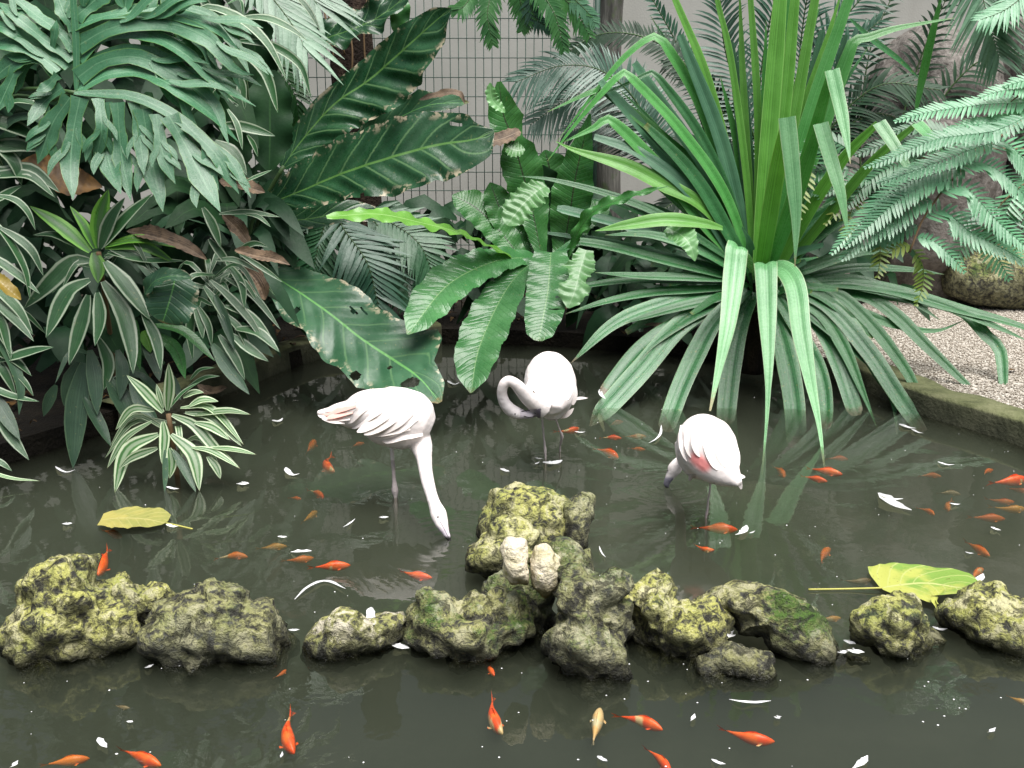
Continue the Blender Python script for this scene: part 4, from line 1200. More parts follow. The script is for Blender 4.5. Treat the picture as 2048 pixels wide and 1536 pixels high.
pd([(1520, 560, 5.9), (1550, 536, 5.75), (1575, 545, 5.62), (1592, 580, 5.5), (1602, 660, 5.32), (1620, 760, 5.1), (1638, 850, 4.9), (1650, 945, 4.7)], 44, H2, prof=[(0, .6), (.1, .95), (.25, 1), (.5, .85), (.68, .5), (.82, .22), (1, .05)], n=46, fold=.14, mshape=.14)
# sideways and drooping leaves, right
LT = [(0, .7), (.2, .95), (.45, 1), (.65, .7), (.8, .4), (.9, .18), (1, .06)]
for pl, w_, mt, pr in [
    ([(1545, 552), (1612, 563), (1663, 612), (1709, 663), (1755, 749), (1785, 800), (1794, 870)], 36, W2, LT),
    ([(1560, 575), (1650, 610), (1738, 706), (1795, 792), (1846, 864)], 38, W2, 'cut'),
    ([(1570, 560), (1675, 590), (1723, 629), (1781, 698), (1824, 763), (1852, 849), (1879, 935)], 28, K_, LT),
    ([(1580, 570), (1680, 586), (1738, 596), (1795, 635), (1852, 692), (1924, 761), (1967, 801), (2024, 860)], 31, K_, LT),
    ([(1580, 560), (1650, 566), (1766, 577), (1910, 617), (2048, 655), (2120, 690)], 32, K_, 'strap'),
    ([(1585, 575), (1709, 582), (1852, 603), (1927, 626), (1976, 676), (1998, 696), (2006, 749), (2006, 800)], 29, W2, [(0, .6), (.2, 1), (.65, .9), (.85, .8), (.93, .6), (1, .05)]),
    ([(1700, 575), (1850, 600), (1981, 649), (2060, 684)], 22, K_, 'lance'),
    ([(1555, 562), (1603, 557), (1709, 537), (1824, 540), (1889, 549)], 22, K_, 'strap'),
    ([(1530, 560), (1600, 465), (1680, 405), (1742, 366)], 33, K_, 'strap'), ([(1540, 565), (1610, 490), (1700, 430), (1740, 410)], 36, K_, 'strap'),
    ([(1550, 562), (1640, 528), (1720, 505), (1790, 505)], 28, K_, 'strap'), ([(1560, 575), (1700, 560), (1800, 590), (1880, 640)], 26, K_, 'strap'),
    ([(1560, 580), (1640, 655), (1680, 735), (1712, 832)], 38, W2, 'cut'), ([(1545, 580), (1628, 715), (1649, 778), (1653, 858)], 30, W2, 'cut'),
    ([(1560, 580), (1640, 625), (1686, 692), (1723, 778), (1754, 856)], 28, K_, LT), ([(1530, 590), (1556, 655), (1573, 720), (1588, 806), (1593, 896)], 44, W2, 'cut'),
    ([(1560, 585), (1680, 680), (1780, 760), (1840, 812), (1905, 872)], 20, K_, LT), ([(1570, 590), (1700, 620), (1790, 650), (1870, 662), (1930, 640)], 24, K_, LT)]:
    pd(pl, w_, mt, prof=pr, off=rnd.uniform(-.04, .04))
# left and down
for pl, w_, mt, pr in [
    ([(1508, 585), (1482, 640), (1464, 720), (1450, 850)], 42, W2, 'cut'), ([(1495, 580), (1430, 642), (1392, 710), (1360, 780), (1330, 864)], 42, W2, 'cut'),
    ([(1480, 580), (1436, 604), (1360, 652), (1282, 741), (1180, 852)], 46, W2, [(0, .6), (.3, .9), (.7, 1), (.9, .9), (.95, .6), (1, .1)]),
    ([(1475, 590), (1360, 645), (1282, 699), (1208, 790)], 38, W2, 'cut'), ([(1480, 575), (1420, 585), (1334, 606), (1230, 647), (1142, 726)], 34, W2, 'lance'),
    ([(1470, 575), (1386, 580), (1308, 585), (1217, 602), (1130, 628)], 22, K_, 'strap'), ([(1470, 565), (1400, 562), (1256, 561), (1168, 572), (1095, 584)], 22, K_, 'strap'),
    ([(1470, 590), (1400, 605), (1334, 621), (1250, 646)], 24, K_, 'strap'), ([(1480, 560), (1380, 555), (1280, 552), (1190, 545)], 22, K_, 'strap'),
    ([(1497, 535), (1440, 450), (1392, 402), (1334, 373), (1256, 334), (1147, 300), (1112, 283)], 34, Y_, [(0, .5), (.25, .55), (.5, 1), (.7, .9), (.9, .35), (1, .04)]),
    ([(1500, 540), (1428, 470), (1340, 360), (1260, 275), (1224, 243), (1212, 238), (1190, 255), (1120, 287)], 30, M_, [(0, .6), (.3, 1), (.66, .9), (.74, .8), (1, .04)]),
    ([(1503, 540), (1428, 378), (1321, 273), (1210, 186), (1198, 181), (1170, 190), (1095, 224)], 30, M_, [(0, .6), (.3, 1), (.66, .85), (.74, .7), (1, .04)]),
    ([(1505, 540), (1450, 390), (1360, 260), (1256, 150), (1246, 146), (1215, 175), (1150, 250), (1095, 322)], 24, M_, [(0, .6), (.3, 1), (.62, .9), (.68, .75), (1, .04)]),
    ([(1497, 548), (1420, 430), (1330, 310), (1200, 162)], 34, G_, ST), ([(1503, 545), (1430, 370), (1330, 220), (1268, 126)], 34, G_, ST),
    ([(1506, 540), (1460, 400), (1400, 270), (1312, 149), (1302, 145), (1260, 165), (1195, 192)], 22, K_, [(0, .6), (.3, 1), (.66, .9), (.74, .7), (1, .04)]),
    ([(1506, 540), (1460, 380), (1400, 210), (1322, 78), (1310, 73), (1285, 85), (1235, 130), (1115, 282)], 25, M_, [(0, .6), (.3, 1), (.58, .95), (.63, .8), (1, .03)]),
    ([(1504, 545), (1445, 290), (1360, 70)], 30, G_, ST), ([(1490, 550), (1390, 395), (1282, 309), (1188, 274)], 30, G_, ST),
    ([(1480, 562), (1441, 550), (1308, 516), (1217, 493), (1160, 484), (1148, 486), (1100, 518), (1045, 560)], 24, K_, [(0, .6), (.3, 1), (.66, .9), (.74, .8), (1, .05)]),
    ([(1480, 555), (1360, 521), (1217, 485), (1100, 467), (1052, 462)], 20, G_, 'strap'), ([(1470, 525), (1321, 430), (1217, 389), (1100, 359), (1035, 352)], 19, K_, 'strap'),
    ([(1480, 545), (1340, 482), (1230, 446), (1114, 417)], 26, G_, 'cut'), ([(1497, 550), (1400, 470), (1310, 420), (1230, 395)], 28, K_, 'strap'),
    ([(1500, 545), (1420, 400), (1370, 330), (1290, 250)], 28, K_, ST), ([(1485, 550), (1400, 500), (1300, 470), (1210, 470)], 24, K_, 'strap')]:
    pd(pl, w_, mt, prof=pr, off=rnd.uniform(-.05, .05), n=34)
pd([(1445, 457, 5.55), (1400, 447, 5.53), (1330, 441, 5.5), (1260, 450, 5.5), (1190, 462, 5.5)], 32, Y_, prof='lance', n=24, fold=.3)
# short inner leaves closing the crown
for k_ in range(34):
    a_ = rnd.uniform(0, 6.283)
    e_ = rnd.uniform(-0.25, 1.2)
    L = rnd.uniform(.45, .85)
    b = Vector((P(1512, 560, 6.0).x, 6.02, P(1512, 560, 6.0).z - rnd.uniform(0, .2)))
    d = Vector((math.cos(a_) * math.cos(e_), math.sin(a_) * math.cos(e_) * .7 + .1, math.sin(e_)))
    lf(sp_, [b, b + d * L * .5, b + d * L + Vector((0, 0, -L * .22))], rnd.uniform(.05, .08), K_ if e_ < .7 else G_, ST, metric=True, n=12, c=4, fold=.25)
cb = P(1512, 560, 6.05)
V, F, UV = tube([Vector((cb.x, 6.1, GZ - .05)), Vector((cb.x + .02, 6.08, .35)), cb], [.09, .08, .06], n=12, k=14)
obj('trunk', V, F, M_BARK, sp_, UV)

# ================================================================ ferns and palms
PROF['pinnule'] = [(0, .7), (.2, 1), (.65, .9), (.88, .6), (1, .12)]
def leaflet_mesh(base, tipv, w_m, N, droop=0.0, nseg=4, prof='leaflet'):
    """one narrow folded leaflet from base along tipv"""
    L = tipv.length
    T = tipv.normalized()
    S = T.cross(N)
    if S.length < 1e-4: S = Vector((1, 0, 0))
    S.normalize()
    Nn = S.cross(T).normalized()
    V, UV = [], []
    for i in range(nseg + 1):
        t = i / nseg
        hw = w_m * 0.5 * interp(PROF[prof], t)
        p = base + tipv * t + Vector((0, 0, -droop * L * t * t))
        V += [p - S * hw + Nn * hw * .12, p, p + S * hw + Nn * hw * .12]
        UV += [(0, t), (.5, t), (1, t)]
    F = []
    for i in range(nseg):
        a = i * 3
        F += [(a, a + 1, a + 4, a + 3), (a + 1, a + 2, a + 5, a + 4)]
    return V, F, UV

def pinnate(parent, rach, n, L, w_, mat, ang=60, droop=.2, sides=(-1, 1), prof=((0, .6), (.3, 1), (.8, .8), (1, .35)), start=.08, name='frond', stem=M_STEM, upw=.4, jit=.08, rr=.004, split=False):
    """feather leaf: rachis plus leaflets; L, w_ in photo pixels"""
    pts = pts3(rach)
    sp = spline(pts, 60)
    V0, F0, U0 = tube(pts, [rr * (1 - .7 * i / (len(pts) - 1)) for i in range(len(pts))], n=20, k=5)
    fr = obj(name, V0, F0, stem, parent, U0)
    parts = []
    for i in range(n):
        t = start + (1 - start) * (i + .5) / n
        k = min(59, int(t * 60))
        p = sp[k].lerp(sp[k + 1], t * 60 - k)
        T = (sp[min(60, k + 2)] - sp[max(0, k - 1)]).normalized()
        N = ((CAM - p).normalized() * (1 - upw) + Vector((0, 0, 1)) * upw).normalized()
        S = T.cross(N).normalized()
        s = mpp(p)
        for sd_ in sides:
            a = R(ang * (1 - .35 * t) + rnd.uniform(-6, 6))
            d = T * math.cos(a) + S * (sd_ * math.sin(a)) + N * rnd.uniform(-jit, jit)
            l = L * s * interp(prof, t) * rnd.uniform(.9, 1.08)
            if split:
                V, F, UV = leaflet_mesh(p, d.normalized() * l, w_ * s, N, droop)
                obj('leaflet', V, F, mat, fr, UV)
            else:
                parts.append(leaflet_mesh(p, d.normalized() * l, w_ * s, N, droop))
    if parts:
        V, F, UV = merge(parts)
        lo = obj('leaflets' if not split else 'leaflet', V, F, mat, fr, UV)
        lo.name = 'foliage'
        lo['kind'] = 'stuff'
    return fr

# tree fern at the right: fronds > pinnae (each pinna carries its rows of pinnules)
tf = thing('tree_fern', (P(2200, 300, 5.4).x, 5.5, GZ), 'pale mint tree fern reaching in from the right edge over the gravel', 'tree fern')
def pinna(parent, rach, plen, mat, n=None, w_=7.8, bend=.05, name='pinna', rag=0.0):
    pts = pts3(rach)
    sp = spline(pts, 40)
    Lp = sum((b - a).length for a, b in zip(sp, sp[1:])) / mpp(pts[0])
    n = n or int(Lp / 8.6)
    parts = [tube(pts, .0022, n=10, k=4)]
    for i in range(n):
        t = (i + .6) / n
        k = min(39, int(t * 40))
        p = sp[k].lerp(sp[k + 1], t * 40 - k)
        T = (sp[min(40, k + 2)] - sp[max(0, k - 1)]).normalized()
        N = ((CAM - p).normalized() * .5 + Vector((0, 0, 1)) * .6).normalized()
        S = T.cross(N).normalized()
        s = mpp(p)
        for sd_ in (-1, 1):
            if rag and rnd.random() < rag: continue
            l = plen * 1.06 * s * interp(((0, .75), (.25, 1), (.6, .85), (.88, .45), (1, .15)), t) * rnd.uniform(.9, 1.1)
            a = R(66 - 18 * t + rnd.uniform(-4, 4))
            d = T * math.cos(a) + S * (sd_ * math.sin(a)) + N * rnd.uniform(-.03, .05)
            parts.append(leaflet_mesh(p, d.normalized() * l, w_ * s * (1 - .35 * t), N, bend + rnd.uniform(-.04, .06), nseg=4, prof='pinnule'))
    V, F, UV = merge(parts)
    return obj(name, V, F, mat, parent, UV)
def fern_frond(rach, pinnae, Y, mat=L_FERN, plen=36, r=.007):
    V, F, UV = tube([(x, y, yy) for x, y, yy in rach], [r, r * .8, r * .55, r * .3][:len(rach)] if len(rach) <= 4 else r * .7, n=24, k=7)
    fr = obj('frond', V, F, M_BSTEM, tf, UV)
    for it in pinnae:
        pl = it[0]
        mt = it[1] if len(it) > 1 else mat
        ll = it[2] if len(it) > 2 else plen
        y0 = Y + rnd.uniform(-.03, .03)
        pinna(fr, [(x, y, y0 - .25 * (y - pl[0][1]) * Y / FPX) for x, y in pl], ll, mt, rag=(.25 if mt is L_FERNY else 0))
    return fr
fern_frond([(2120, 190, 5.3), (2003, 271, 5.15), (1912, 352, 5.0), (1850, 431, 4.92), (1819, 505, 4.88)], [
    ([(2050, 235), (1990, 262), (1928, 270), (1865, 280), (1803, 307), (1729, 336)],), ([(1985, 285), (1940, 300), (1897, 316), (1819, 345), (1754, 367)],),
    ([(1930, 332), (1880, 345), (1819, 365), (1770, 400), (1715, 450), (1662, 508)], L_FERN, 40), ([(1865, 400), (1830, 410), (1787, 440), (1725, 480), (1682, 520)], L_FERN, 40),
    ([(1836, 450), (1800, 462), (1760, 480), (1735, 500)], L_FERN, 34), ([(1822, 490), (1790, 498), (1760, 515)], L_FERNY, 26),
    ([(1915, 334), (1959, 325), (2010, 350), (2075, 420)], L_FERN, 40), ([(1880, 385), (1928, 374), (1990, 437), (2070, 510)], L_FERN, 42),
    ([(1850, 436), (1885, 421), (1944, 466), (2006, 497), (2070, 535)], L_FERN, 42), ([(1968, 298), (2006, 283), (2060, 330), (2110, 390)], L_FERN, 42),
    ([(1833, 475), (1870, 485), (1905, 515), (1930, 545)], L_FERN, 30), ([(1826, 498), (1845, 530), (1846, 570), (1832, 612)], L_FERNY, 24),
    ([(1760, 490), (1760, 520), (1755, 556)], L_FERNY, 22), ([(1900, 360), (1850, 372), (1800, 398), (1740, 450), (1690, 495)], L_FERN, 36)], 4.95)
fern_frond([(2160, 150, 5.5), (2090, 170, 5.45), (2040, 190, 5.4), (1990, 230, 5.38)], [
    ([(2070, 205), (1980, 208), (1912, 216), (1850, 226), (1790, 243)], L_FERN, 38), ([(2110, 170), (2030, 178), (1990, 185), (1955, 198)], L_FERN, 34),
    ([(2100, 165), (2060, 160), (2010, 172)], L_FERN, 30), ([(2060, 225), (2000, 245), (1940, 250), (1890, 262)], L_FERN, 34), ([(2010, 235), (1960, 252), (1900, 275), (1850, 300)], L_FERN, 32),
    ([(2090, 230), (2060, 270), (2080, 330)], L_FERN, 38)], 5.35)
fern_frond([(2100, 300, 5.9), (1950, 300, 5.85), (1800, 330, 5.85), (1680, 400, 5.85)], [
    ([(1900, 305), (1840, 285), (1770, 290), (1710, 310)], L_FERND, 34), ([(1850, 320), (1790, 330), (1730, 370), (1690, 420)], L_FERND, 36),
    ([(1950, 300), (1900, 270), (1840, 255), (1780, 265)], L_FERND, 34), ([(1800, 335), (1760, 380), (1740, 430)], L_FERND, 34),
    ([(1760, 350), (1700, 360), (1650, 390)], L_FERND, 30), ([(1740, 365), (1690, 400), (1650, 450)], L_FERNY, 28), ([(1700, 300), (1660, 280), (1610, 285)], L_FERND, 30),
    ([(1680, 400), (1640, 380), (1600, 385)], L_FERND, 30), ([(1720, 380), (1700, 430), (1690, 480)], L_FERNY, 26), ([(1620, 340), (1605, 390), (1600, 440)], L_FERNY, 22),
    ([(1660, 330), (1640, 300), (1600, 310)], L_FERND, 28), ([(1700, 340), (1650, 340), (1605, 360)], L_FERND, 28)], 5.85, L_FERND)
fern_frond([(2160, 330, 5.2), (2080, 350, 5.15), (2010, 400, 5.12), (1960, 470, 5.1)], [
    ([(2080, 345), (2050, 400), (2070, 470)], L_FERN, 40), ([(2030, 385), (2010, 440), (2040, 520)], L_FERN, 40), ([(1980, 440), (1990, 500), (2020, 560)], L_FERN, 36),
    ([(2000, 410), (1950, 430), (1900, 470)], L_FERN, 34), ([(1965, 465), (1930, 490), (1900, 530)], L_FERN, 32)], 5.15)

# palms
PG = 'palms behind the planting'
def palm(name, loc, label, cat='palm', group=PG):
    return thing(name, loc, label, cat, group)
p1 = palm('cycad', (P(1300, 400, 7.3).x, 7.35, GZ), 'dark arching cycad frond in front of the grey post', 'cycad')
pinnate(p1, [(1400, 200, 7.0), (1375, 135, 7.0), (1320, 88, 7.05), (1250, 66, 7.1), (1190, 72, 7.15), (1120, 115, 7.2)], 44, 46, 7, L_PALMD, ang=68, droop=.1, prof=((0, 1), (.6, .9), (1, .5)), rr=.008)
p2 = palm('palm', (P(1290, 420, 6.9).x, 6.95, GZ), 'blue-grey palm with fine drooping leaflets left of the post')
pinnate(p2, [(1330, 330, 6.7), (1270, 200, 6.65), (1200, 140, 6.6), (1120, 132, 6.6), (1030, 165, 6.6)], 60, 110, 5.5, L_PALMB, ang=62, droop=.3, rr=.006, sides=(-1, 1))
pinnate(p2, [(1330, 330, 6.75), (1300, 250, 6.75), (1230, 185, 6.7), (1150, 190, 6.7), (1060, 250, 6.65)], 54, 85, 5.5, L_PALMB, ang=60, droop=.3, rr=.006)
pinnate(p2, [(1320, 340, 6.8), (1270, 280, 6.8), (1200, 250, 6.8), (1130, 265, 6.8)], 44, 70, 5, L_PALM, ang=60, droop=.2, rr=.005)
p3 = palm('palm', (P(470, 100, 6.4).x, 6.5, GZ), 'pale grey-green palm fan fronds beside the tree trunk at the upper left')
for rc in ([(480, -80, 6.3), (540, -10, 6.2), (585, 50, 6.15), (612, 100, 6.1)], [(560, -90, 6.4), (600, -40, 6.35), (635, 10, 6.3)]):
    pinnate(p3, rc, 17, 115, 13, L_PALMP, ang=42, droop=.12, rr=.006, prof=((0, .5), (.3, .9), (.7, 1), (1, .85)), split=True)
pinnate(p3, [(470, 60, 6.5), (550, 130, 6.45), (590, 190, 6.4), (600, 250, 6.4)], 20, 60, 10, L_PALMG, ang=50, droop=.2)
p4 = palm('palm', (P(2150, -80, 6.3).x, 6.6, GZ), 'feathery pale palm frond hanging down from the top right corner')
pinnate(p4, [(1940, -120, 6.3), (1962, -20, 6.25), (1978, 45, 6.2), (1998, 112, 6.2)], 30, 118, 8, L_PALMP, ang=48, droop=.1, prof=((0, .8), (.4, 1), (.8, .8), (1, .5)), split=True)
pinnate(p4, [(2120, -80, 6.2), (2060, -20, 6.15), (2010, 20, 6.1), (1960, 40, 6.1)], 26, 60, 7, L_FERN, ang=60, droop=.25)
p5 = palm('palm', (P(1600, 560, 7.4).x, 7.5, GZ), 'dark shaggy palm clump directly behind the tall strap leaves')
for rc, L_, mt in [
    ([(1560, 420, 7.4), (1500, 250, 7.3), (1450, 100, 7.2), (1440, -30, 7.1)], 110, L_PALMB), ([(1560, 420, 7.4), (1520, 200, 7.4), (1540, 40, 7.3), (1570, -60, 7.2)], 90, L_PALM),
    ([(1570, 420, 7.4), (1480, 280, 7.3), (1400, 160, 7.2), (1330, 130, 7.1)], 70, L_PALMD), ([(1560, 430, 7.3), (1470, 330, 7.2), (1390, 290, 7.1), (1310, 310, 7.0)], 70, L_PALMD),
    ([(1580, 420, 7.3), (1620, 250, 7.3), (1680, 120, 7.2), (1760, 40, 7.1)], 90, L_PALM), ([(1580, 430, 7.3), (1660, 260, 7.2), (1760, 170, 7.1), (1880, 180, 7.0)], 80, L_PALMD),
    ([(1590, 430, 7.3), (1660, 300, 7.2), (1730, 230, 7.1), (1800, 240, 7.1), (1850, 300, 7.0)], 70, L_PALMD), ([(1580, 400, 7.4), (1620, 150, 7.4), (1720, 0, 7.3), (1820, -60, 7.2)], 100, L_PALM),
    ([(1570, 400, 7.5), (1590, 200, 7.5), (1610, 20, 7.4), (1630, -60, 7.3)], 100, L_PALMB), ([(1560, 420, 7.5), (1440, 260, 7.4), (1350, 80, 7.3), (1300, -10, 7.2)], 60, L_PALM),
    ([(1560, 440, 7.3), (1450, 400, 7.2), (1360, 400, 7.1), (1290, 450, 7.0)], 60, L_PALMD)]:
    pinnate(p5, rc, 46, L_, 6.5, mt, ang=58, droop=.28, rr=.008)
p6 = palm('palm', (P(1760, 560, 8.0).x, 8.0, GZ), 'thin dark palm fronds crossing the boulders at the upper right')
for rc, L_ in [([(1760, 520, 8.0), (1790, 300, 7.95), (1840, 120, 7.9), (1900, -20, 7.8)], 80), ([(1770, 520, 8.0), (1840, 350, 7.9), (1920, 260, 7.8), (2020, 240, 7.7)], 90),
               ([(1740, 520, 8.0), (1720, 300, 8.0), (1740, 100, 7.9), (1790, -20, 7.9)], 70), ([(1760, 520, 8.0), (1860, 240, 7.9), (1960, 120, 7.8), (2060, 110, 7.7)], 90)]:
    pinnate(p6, rc, 34, L_, 7, L_PALMD, ang=60, droop=.35, rr=.010, stem=M_STEM)
# yellow-green bare stalks on the right
for pl in ([(1835, 215, 6.6), (1855, 120, 6.55), (1882, -20, 6.5)], [(1690, 30, 6.7), (1740, 90, 6.7), (1800, 130, 6.7), (1842, 165, 6.7)]):
    pass
lf(p6, [(1832, 222, 6.4), (1842, 170, 6.4), (1862, 80, 6.35), (1886, -20, 6.3)], 17, M_, 'lance', n=16)
lf(p6, [(1700, 38, 6.5), (1742, 78, 6.5), (1800, 122, 6.5), (1842, 160, 6.5)], 15, K_, 'lance', n=16)
# fern hanging in at the top centre
p7 = thing('hanging_fern', (P(1040, -60, 6.5).x, 6.5, 1.95), 'bright green lacy fern hanging into the top centre before the fence', 'fern')
for rc, L_, mt in [([(1010, -80, 6.5), (985, -20, 6.45), (975, 30, 6.4), (985, 88, 6.4)], 46, L_PALMG), ([(1000, -70, 6.5), (950, -20, 6.5), (925, 15, 6.45), (900, 20, 6.45)], 40, L_PALMG),
                   ([(1040, -80, 6.5), (1080, -20, 6.45), (1110, 30, 6.4), (1128, 100, 6.4)], 44, L_PALMG), ([(1060, -80, 6.6), (1110, -20, 6.5), (1150, 20, 6.5), (1178, 70, 6.5)], 50, L_PALMG),
                   ([(1090, -60, 6.5), (1140, -10, 6.5), (1180, 30, 6.5), (1190, 50, 6.5)], 36, L_FERN), ([(1030, -60, 6.6), (1040, 0, 6.6), (1050, 40, 6.6), (1045, 60, 6.6)], 40, L_PALMG),
                   ([(1080, -60, 6.6), (1060, 0, 6.6), (1075, 40, 6.6), (1110, 60, 6.6)], 36, L_PALM)]:
    pinnate(p7, rc, 26, L_ * .85, 7.5, mt, ang=60, droop=.2, rr=.005, upw=.2)
# dark fern low in the middle
p8 = thing('shade_fern', (P(700, 640, 6.4).x, 6.5, GZ), 'dark dull feather fern in the shade behind the hanging torn leaf', 'fern')
for rc, L_ in [([(670, 420, 6.4), (687, 457, 6.35), (733, 523, 6.25), (753, 595, 6.2), (764, 645, 6.15)], 110), ([(660, 420, 6.45), (640, 480, 6.4), (628, 540, 6.35), (625, 600, 6.3)], 60),
               ([(720, 420, 6.5), (790, 450, 6.45), (840, 490, 6.4), (870, 560, 6.35)], 90), ([(640, 400, 6.5), (580, 430, 6.4), (530, 480, 6.4)], 60), ([(740, 430, 6.45), (800, 520, 6.4), (820, 600, 6.3)], 80)]:
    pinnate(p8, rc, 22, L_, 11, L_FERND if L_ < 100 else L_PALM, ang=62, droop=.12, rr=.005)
# undergrowth closing the dark gaps along the bank
parts = {0: [], 1: []}
for k_ in range(1300):
    x = rnd.uniform(-2.7, 0.9); y = rnd.uniform(7.0, 7.55); zt = rnd.uniform(.15, .75)
    if k_ % 5 < 3:
        x = rnd.uniform(-3.3, -1.45); y = rnd.uniform(5.5, 7.0) if x > -2.1 else rnd.uniform(4.9, 7.0)
        zt = rnd.uniform(.1, 2.5 if x < -1.6 else 1.0)
    elif k_ % 5 == 3:
        x = rnd.uniform(.6, 2.6); y = rnd.uniform(6.6, 7.6); zt = rnd.uniform(.05, .5)
        if x > 1.7 and y < 7.2: continue
    b = Vector((x, y, GZ + zt))
    a_ = rnd.uniform(0, 6.28)
    L = rnd.uniform(.22, .5)
    d = Vector((math.cos(a_) * L, math.sin(a_) * L * .7 - .1, 0))
    parts[k_ % 2].append(blade([b, b + d * .5 + Vector((0, 0, L * .25)), b + d + Vector((0, 0, -L * rnd.uniform(0, .5)))], rnd.uniform(.05, .15), 'lance', metric=True, n=6, c=2, fold=.15))
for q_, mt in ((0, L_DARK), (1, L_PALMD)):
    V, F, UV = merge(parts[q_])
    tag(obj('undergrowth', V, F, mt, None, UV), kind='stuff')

# leaf litter over the soil of the bank
parts = []
for k_ in range(900):
    x, y = rnd.uniform(-3.2, 2.4), rnd.uniform(4.6, 8.6)
    if inside(np.array([[x, y]]), POND)[0] or inside(np.array([[x, y]]), GP)[0]: continue
    p = Vector((x, y, GZ + .012 + rnd.uniform(0, .02)))
    a_ = rnd.uniform(0, 6.28); L = rnd.uniform(.04, .11)
    dv = Vector((math.cos(a_) * L, math.sin(a_) * L, rnd.uniform(-.01, .02)))
    parts.append(blade([p, p + dv * .5 + Vector((0, 0, .015)), p + dv], L * .4, 'lance', metric=True, hint=(0, 0, 1), n=4, c=2, fold=.3))
V, F, UV = merge(parts)
tag(obj('leaf_litter', V, F, L_DEADD, None, UV), kind='stuff')

# ---- dead leaves caught on the left bank
DG = 'dead leaves caught in the left bank plants'
def dead(ctrl, w_, mat, label, **kw):
    a = dict(n=40, c=10, fold=.4, wave=(.22, 1.6), notch=.14, nfreq=5, ribs=(11, .22, .25), curl=.25)
    a.update(kw)
    V, F, UV = blade(ctrl, w_ * .82, 'oval', **a)
    p = P(*ctrl[len(ctrl) // 2])
    return tag(obj('dead_leaf', V, F, mat, None, UV, loc=p), label, 'leaf', DG)
dead([(40, 325, 4.95), (100, 345, 4.92), (150, 370, 4.9), (205, 375, 4.9)], 85, L_DEADD, 'big rotting orange-brown leaf under the split leaves', fold=.1)
dead([(255, 462, 4.85), (310, 475, 4.75), (370, 495, 4.7), (414, 520, 4.65)], 44, L_DEAD, 'long curled tan leaf beside the lime dracaena rosette')
dead([(470, 500, 4.95), (510, 512, 4.9), (550, 520, 4.85), (580, 530, 4.85)], 34, L_DEAD, 'tan curled leaf lying at the base of the torn hanging leaf')
dead([(440, 360, 5.1), (490, 375, 5.05), (530, 385, 5.05)], 44, L_DEAD, 'crumpled brown leaf below the tips of the split leaf')
dead([(445, 430, 5.1), (470, 455, 5.1), (500, 490, 5.1)], 40, L_DEAD, 'shrivelled brown leaf in the shade left of the fence', wave=(.3, 2))
dead([(480, 530, 5.1), (510, 560, 5.1), (530, 600, 5.1)], 46, L_DEAD, 'dark brown crumpled leaf hanging above the left kerb')
dead([(95, 430, 4.9), (130, 470, 4.9), (170, 490, 4.9)], 34, L_DEAD, 'brown dry leaf left of the lime dracaena rosette')
dead([(-20, 545, 4.4), (10, 572, 4.38), (42, 600, 4.38)], 34, L_YEL, 'ochre yellow leaf at the left edge of the frame', fold=.15)
dead([(395, 770, 5.0), (420, 785, 4.98), (455, 775, 4.95)], 26, L_DEAD, 'brown leaf lying on the left kerb')
dead([(1290, 650, 5.9), (1330, 652, 5.85), (1370, 660, 5.8)], 14, L_DEAD, 'dry tan leaf scraps on the bank under the strap leaves')

# ================================================================ flamingos
def _plume(name, attr):
    m, t = new_mat(name)
    k = NT(t)
    geo = k.n('ShaderNodeNewGeometry')
    p = geo.outputs['Position']
    at = k.n('ShaderNodeAttribute', attribute_name='tint')
    n1 = k.noise(p, 30.0, 4, 0.6)
    v = k.vor(k.scale(p, (1, 1, 1)), 42.0)
    col = at.outputs['Color'] if attr else (0.82, 0.78, 0.78)
    col = k.mix(k.math('MULTIPLY', k.step(n1, 0.45, 0.7), 0.35), col, k.mix(1.0, col, (0.93, 0.86, 0.84), 'MULTIPLY'))
    k.out(k.pbsdf(col, 0.75, k.bump(k.math('ADD', v['Distance'], n1), 0.25, 0.006), 0.2).outputs[0])
    return m
M_PLUME = _plume('plumage', True)
M_FEATH = leafmat('wing_feather', (0.76, 0.69, 0.665), (0.81, 0.75, 0.735), rough=0.7, tr=0.1, lines=0.0, spec=0.2)
M_FEATHP = leafmat('pink_wing_feather', (0.80, 0.30, 0.26), (0.82, 0.42, 0.38), rough=0.7, tr=0.1, spec=0.2)
M_FEATHQ = leafmat('blush_wing_feather', (0.80, 0.42, 0.36), (0.82, 0.60, 0.55), rough=0.7, tr=0.1, spec=0.2)
M_EYE = flat('eye', (0.02, 0.02, 0.02), 0.2)
WHITE = (0.80, 0.735, 0.715)

def project(v):
    d = v - CAM
    z = d.dot(FW)
    return 1024 + d.x / z * FPX, 768 - d.dot(UP) / z * FPX

def bird(label, tubes, tint, loc, voxel=0.0055):
    V, F, UV = merge(tubes)
    me = bpy.data.meshes.new('tmp')
    me.from_pydata([tuple(v) for v in V], [], F)
    o = bpy.data.objects.new('tmp', me)
    COL.objects.link(o)
    md = o.modifiers.new('r', 'REMESH')
    md.mode = 'VOXEL'
    md.voxel_size = voxel
    ms_ = o.modifiers.new('s', 'SMOOTH')
    ms_.iterations = 3
    ms_.factor = 0.5
    dg = bpy.context.evaluated_depsgraph_get()
    ev = o.evaluated_get(dg)
    m2 = ev.to_mesh()
    V = [v.co.copy() for v in m2.vertices]
    F = [tuple(p.vertices) for p in m2.polygons]
    ev.to_mesh_clear()
    bpy.data.objects.remove(o)
    bpy.data.meshes.remove(me)
    th = thing('flamingo', loc, label, 'flamingo', 'flamingos wading in the pond')
    at = []
    for v in V:
        x, y = project(v)
        at.append((*tint(x, y, v), 1))
    obj('body', V, F, M_PLUME, th, None, attr=at)
    bvh = BVHTree.FromPolygons(V, F)
    return th, bvh

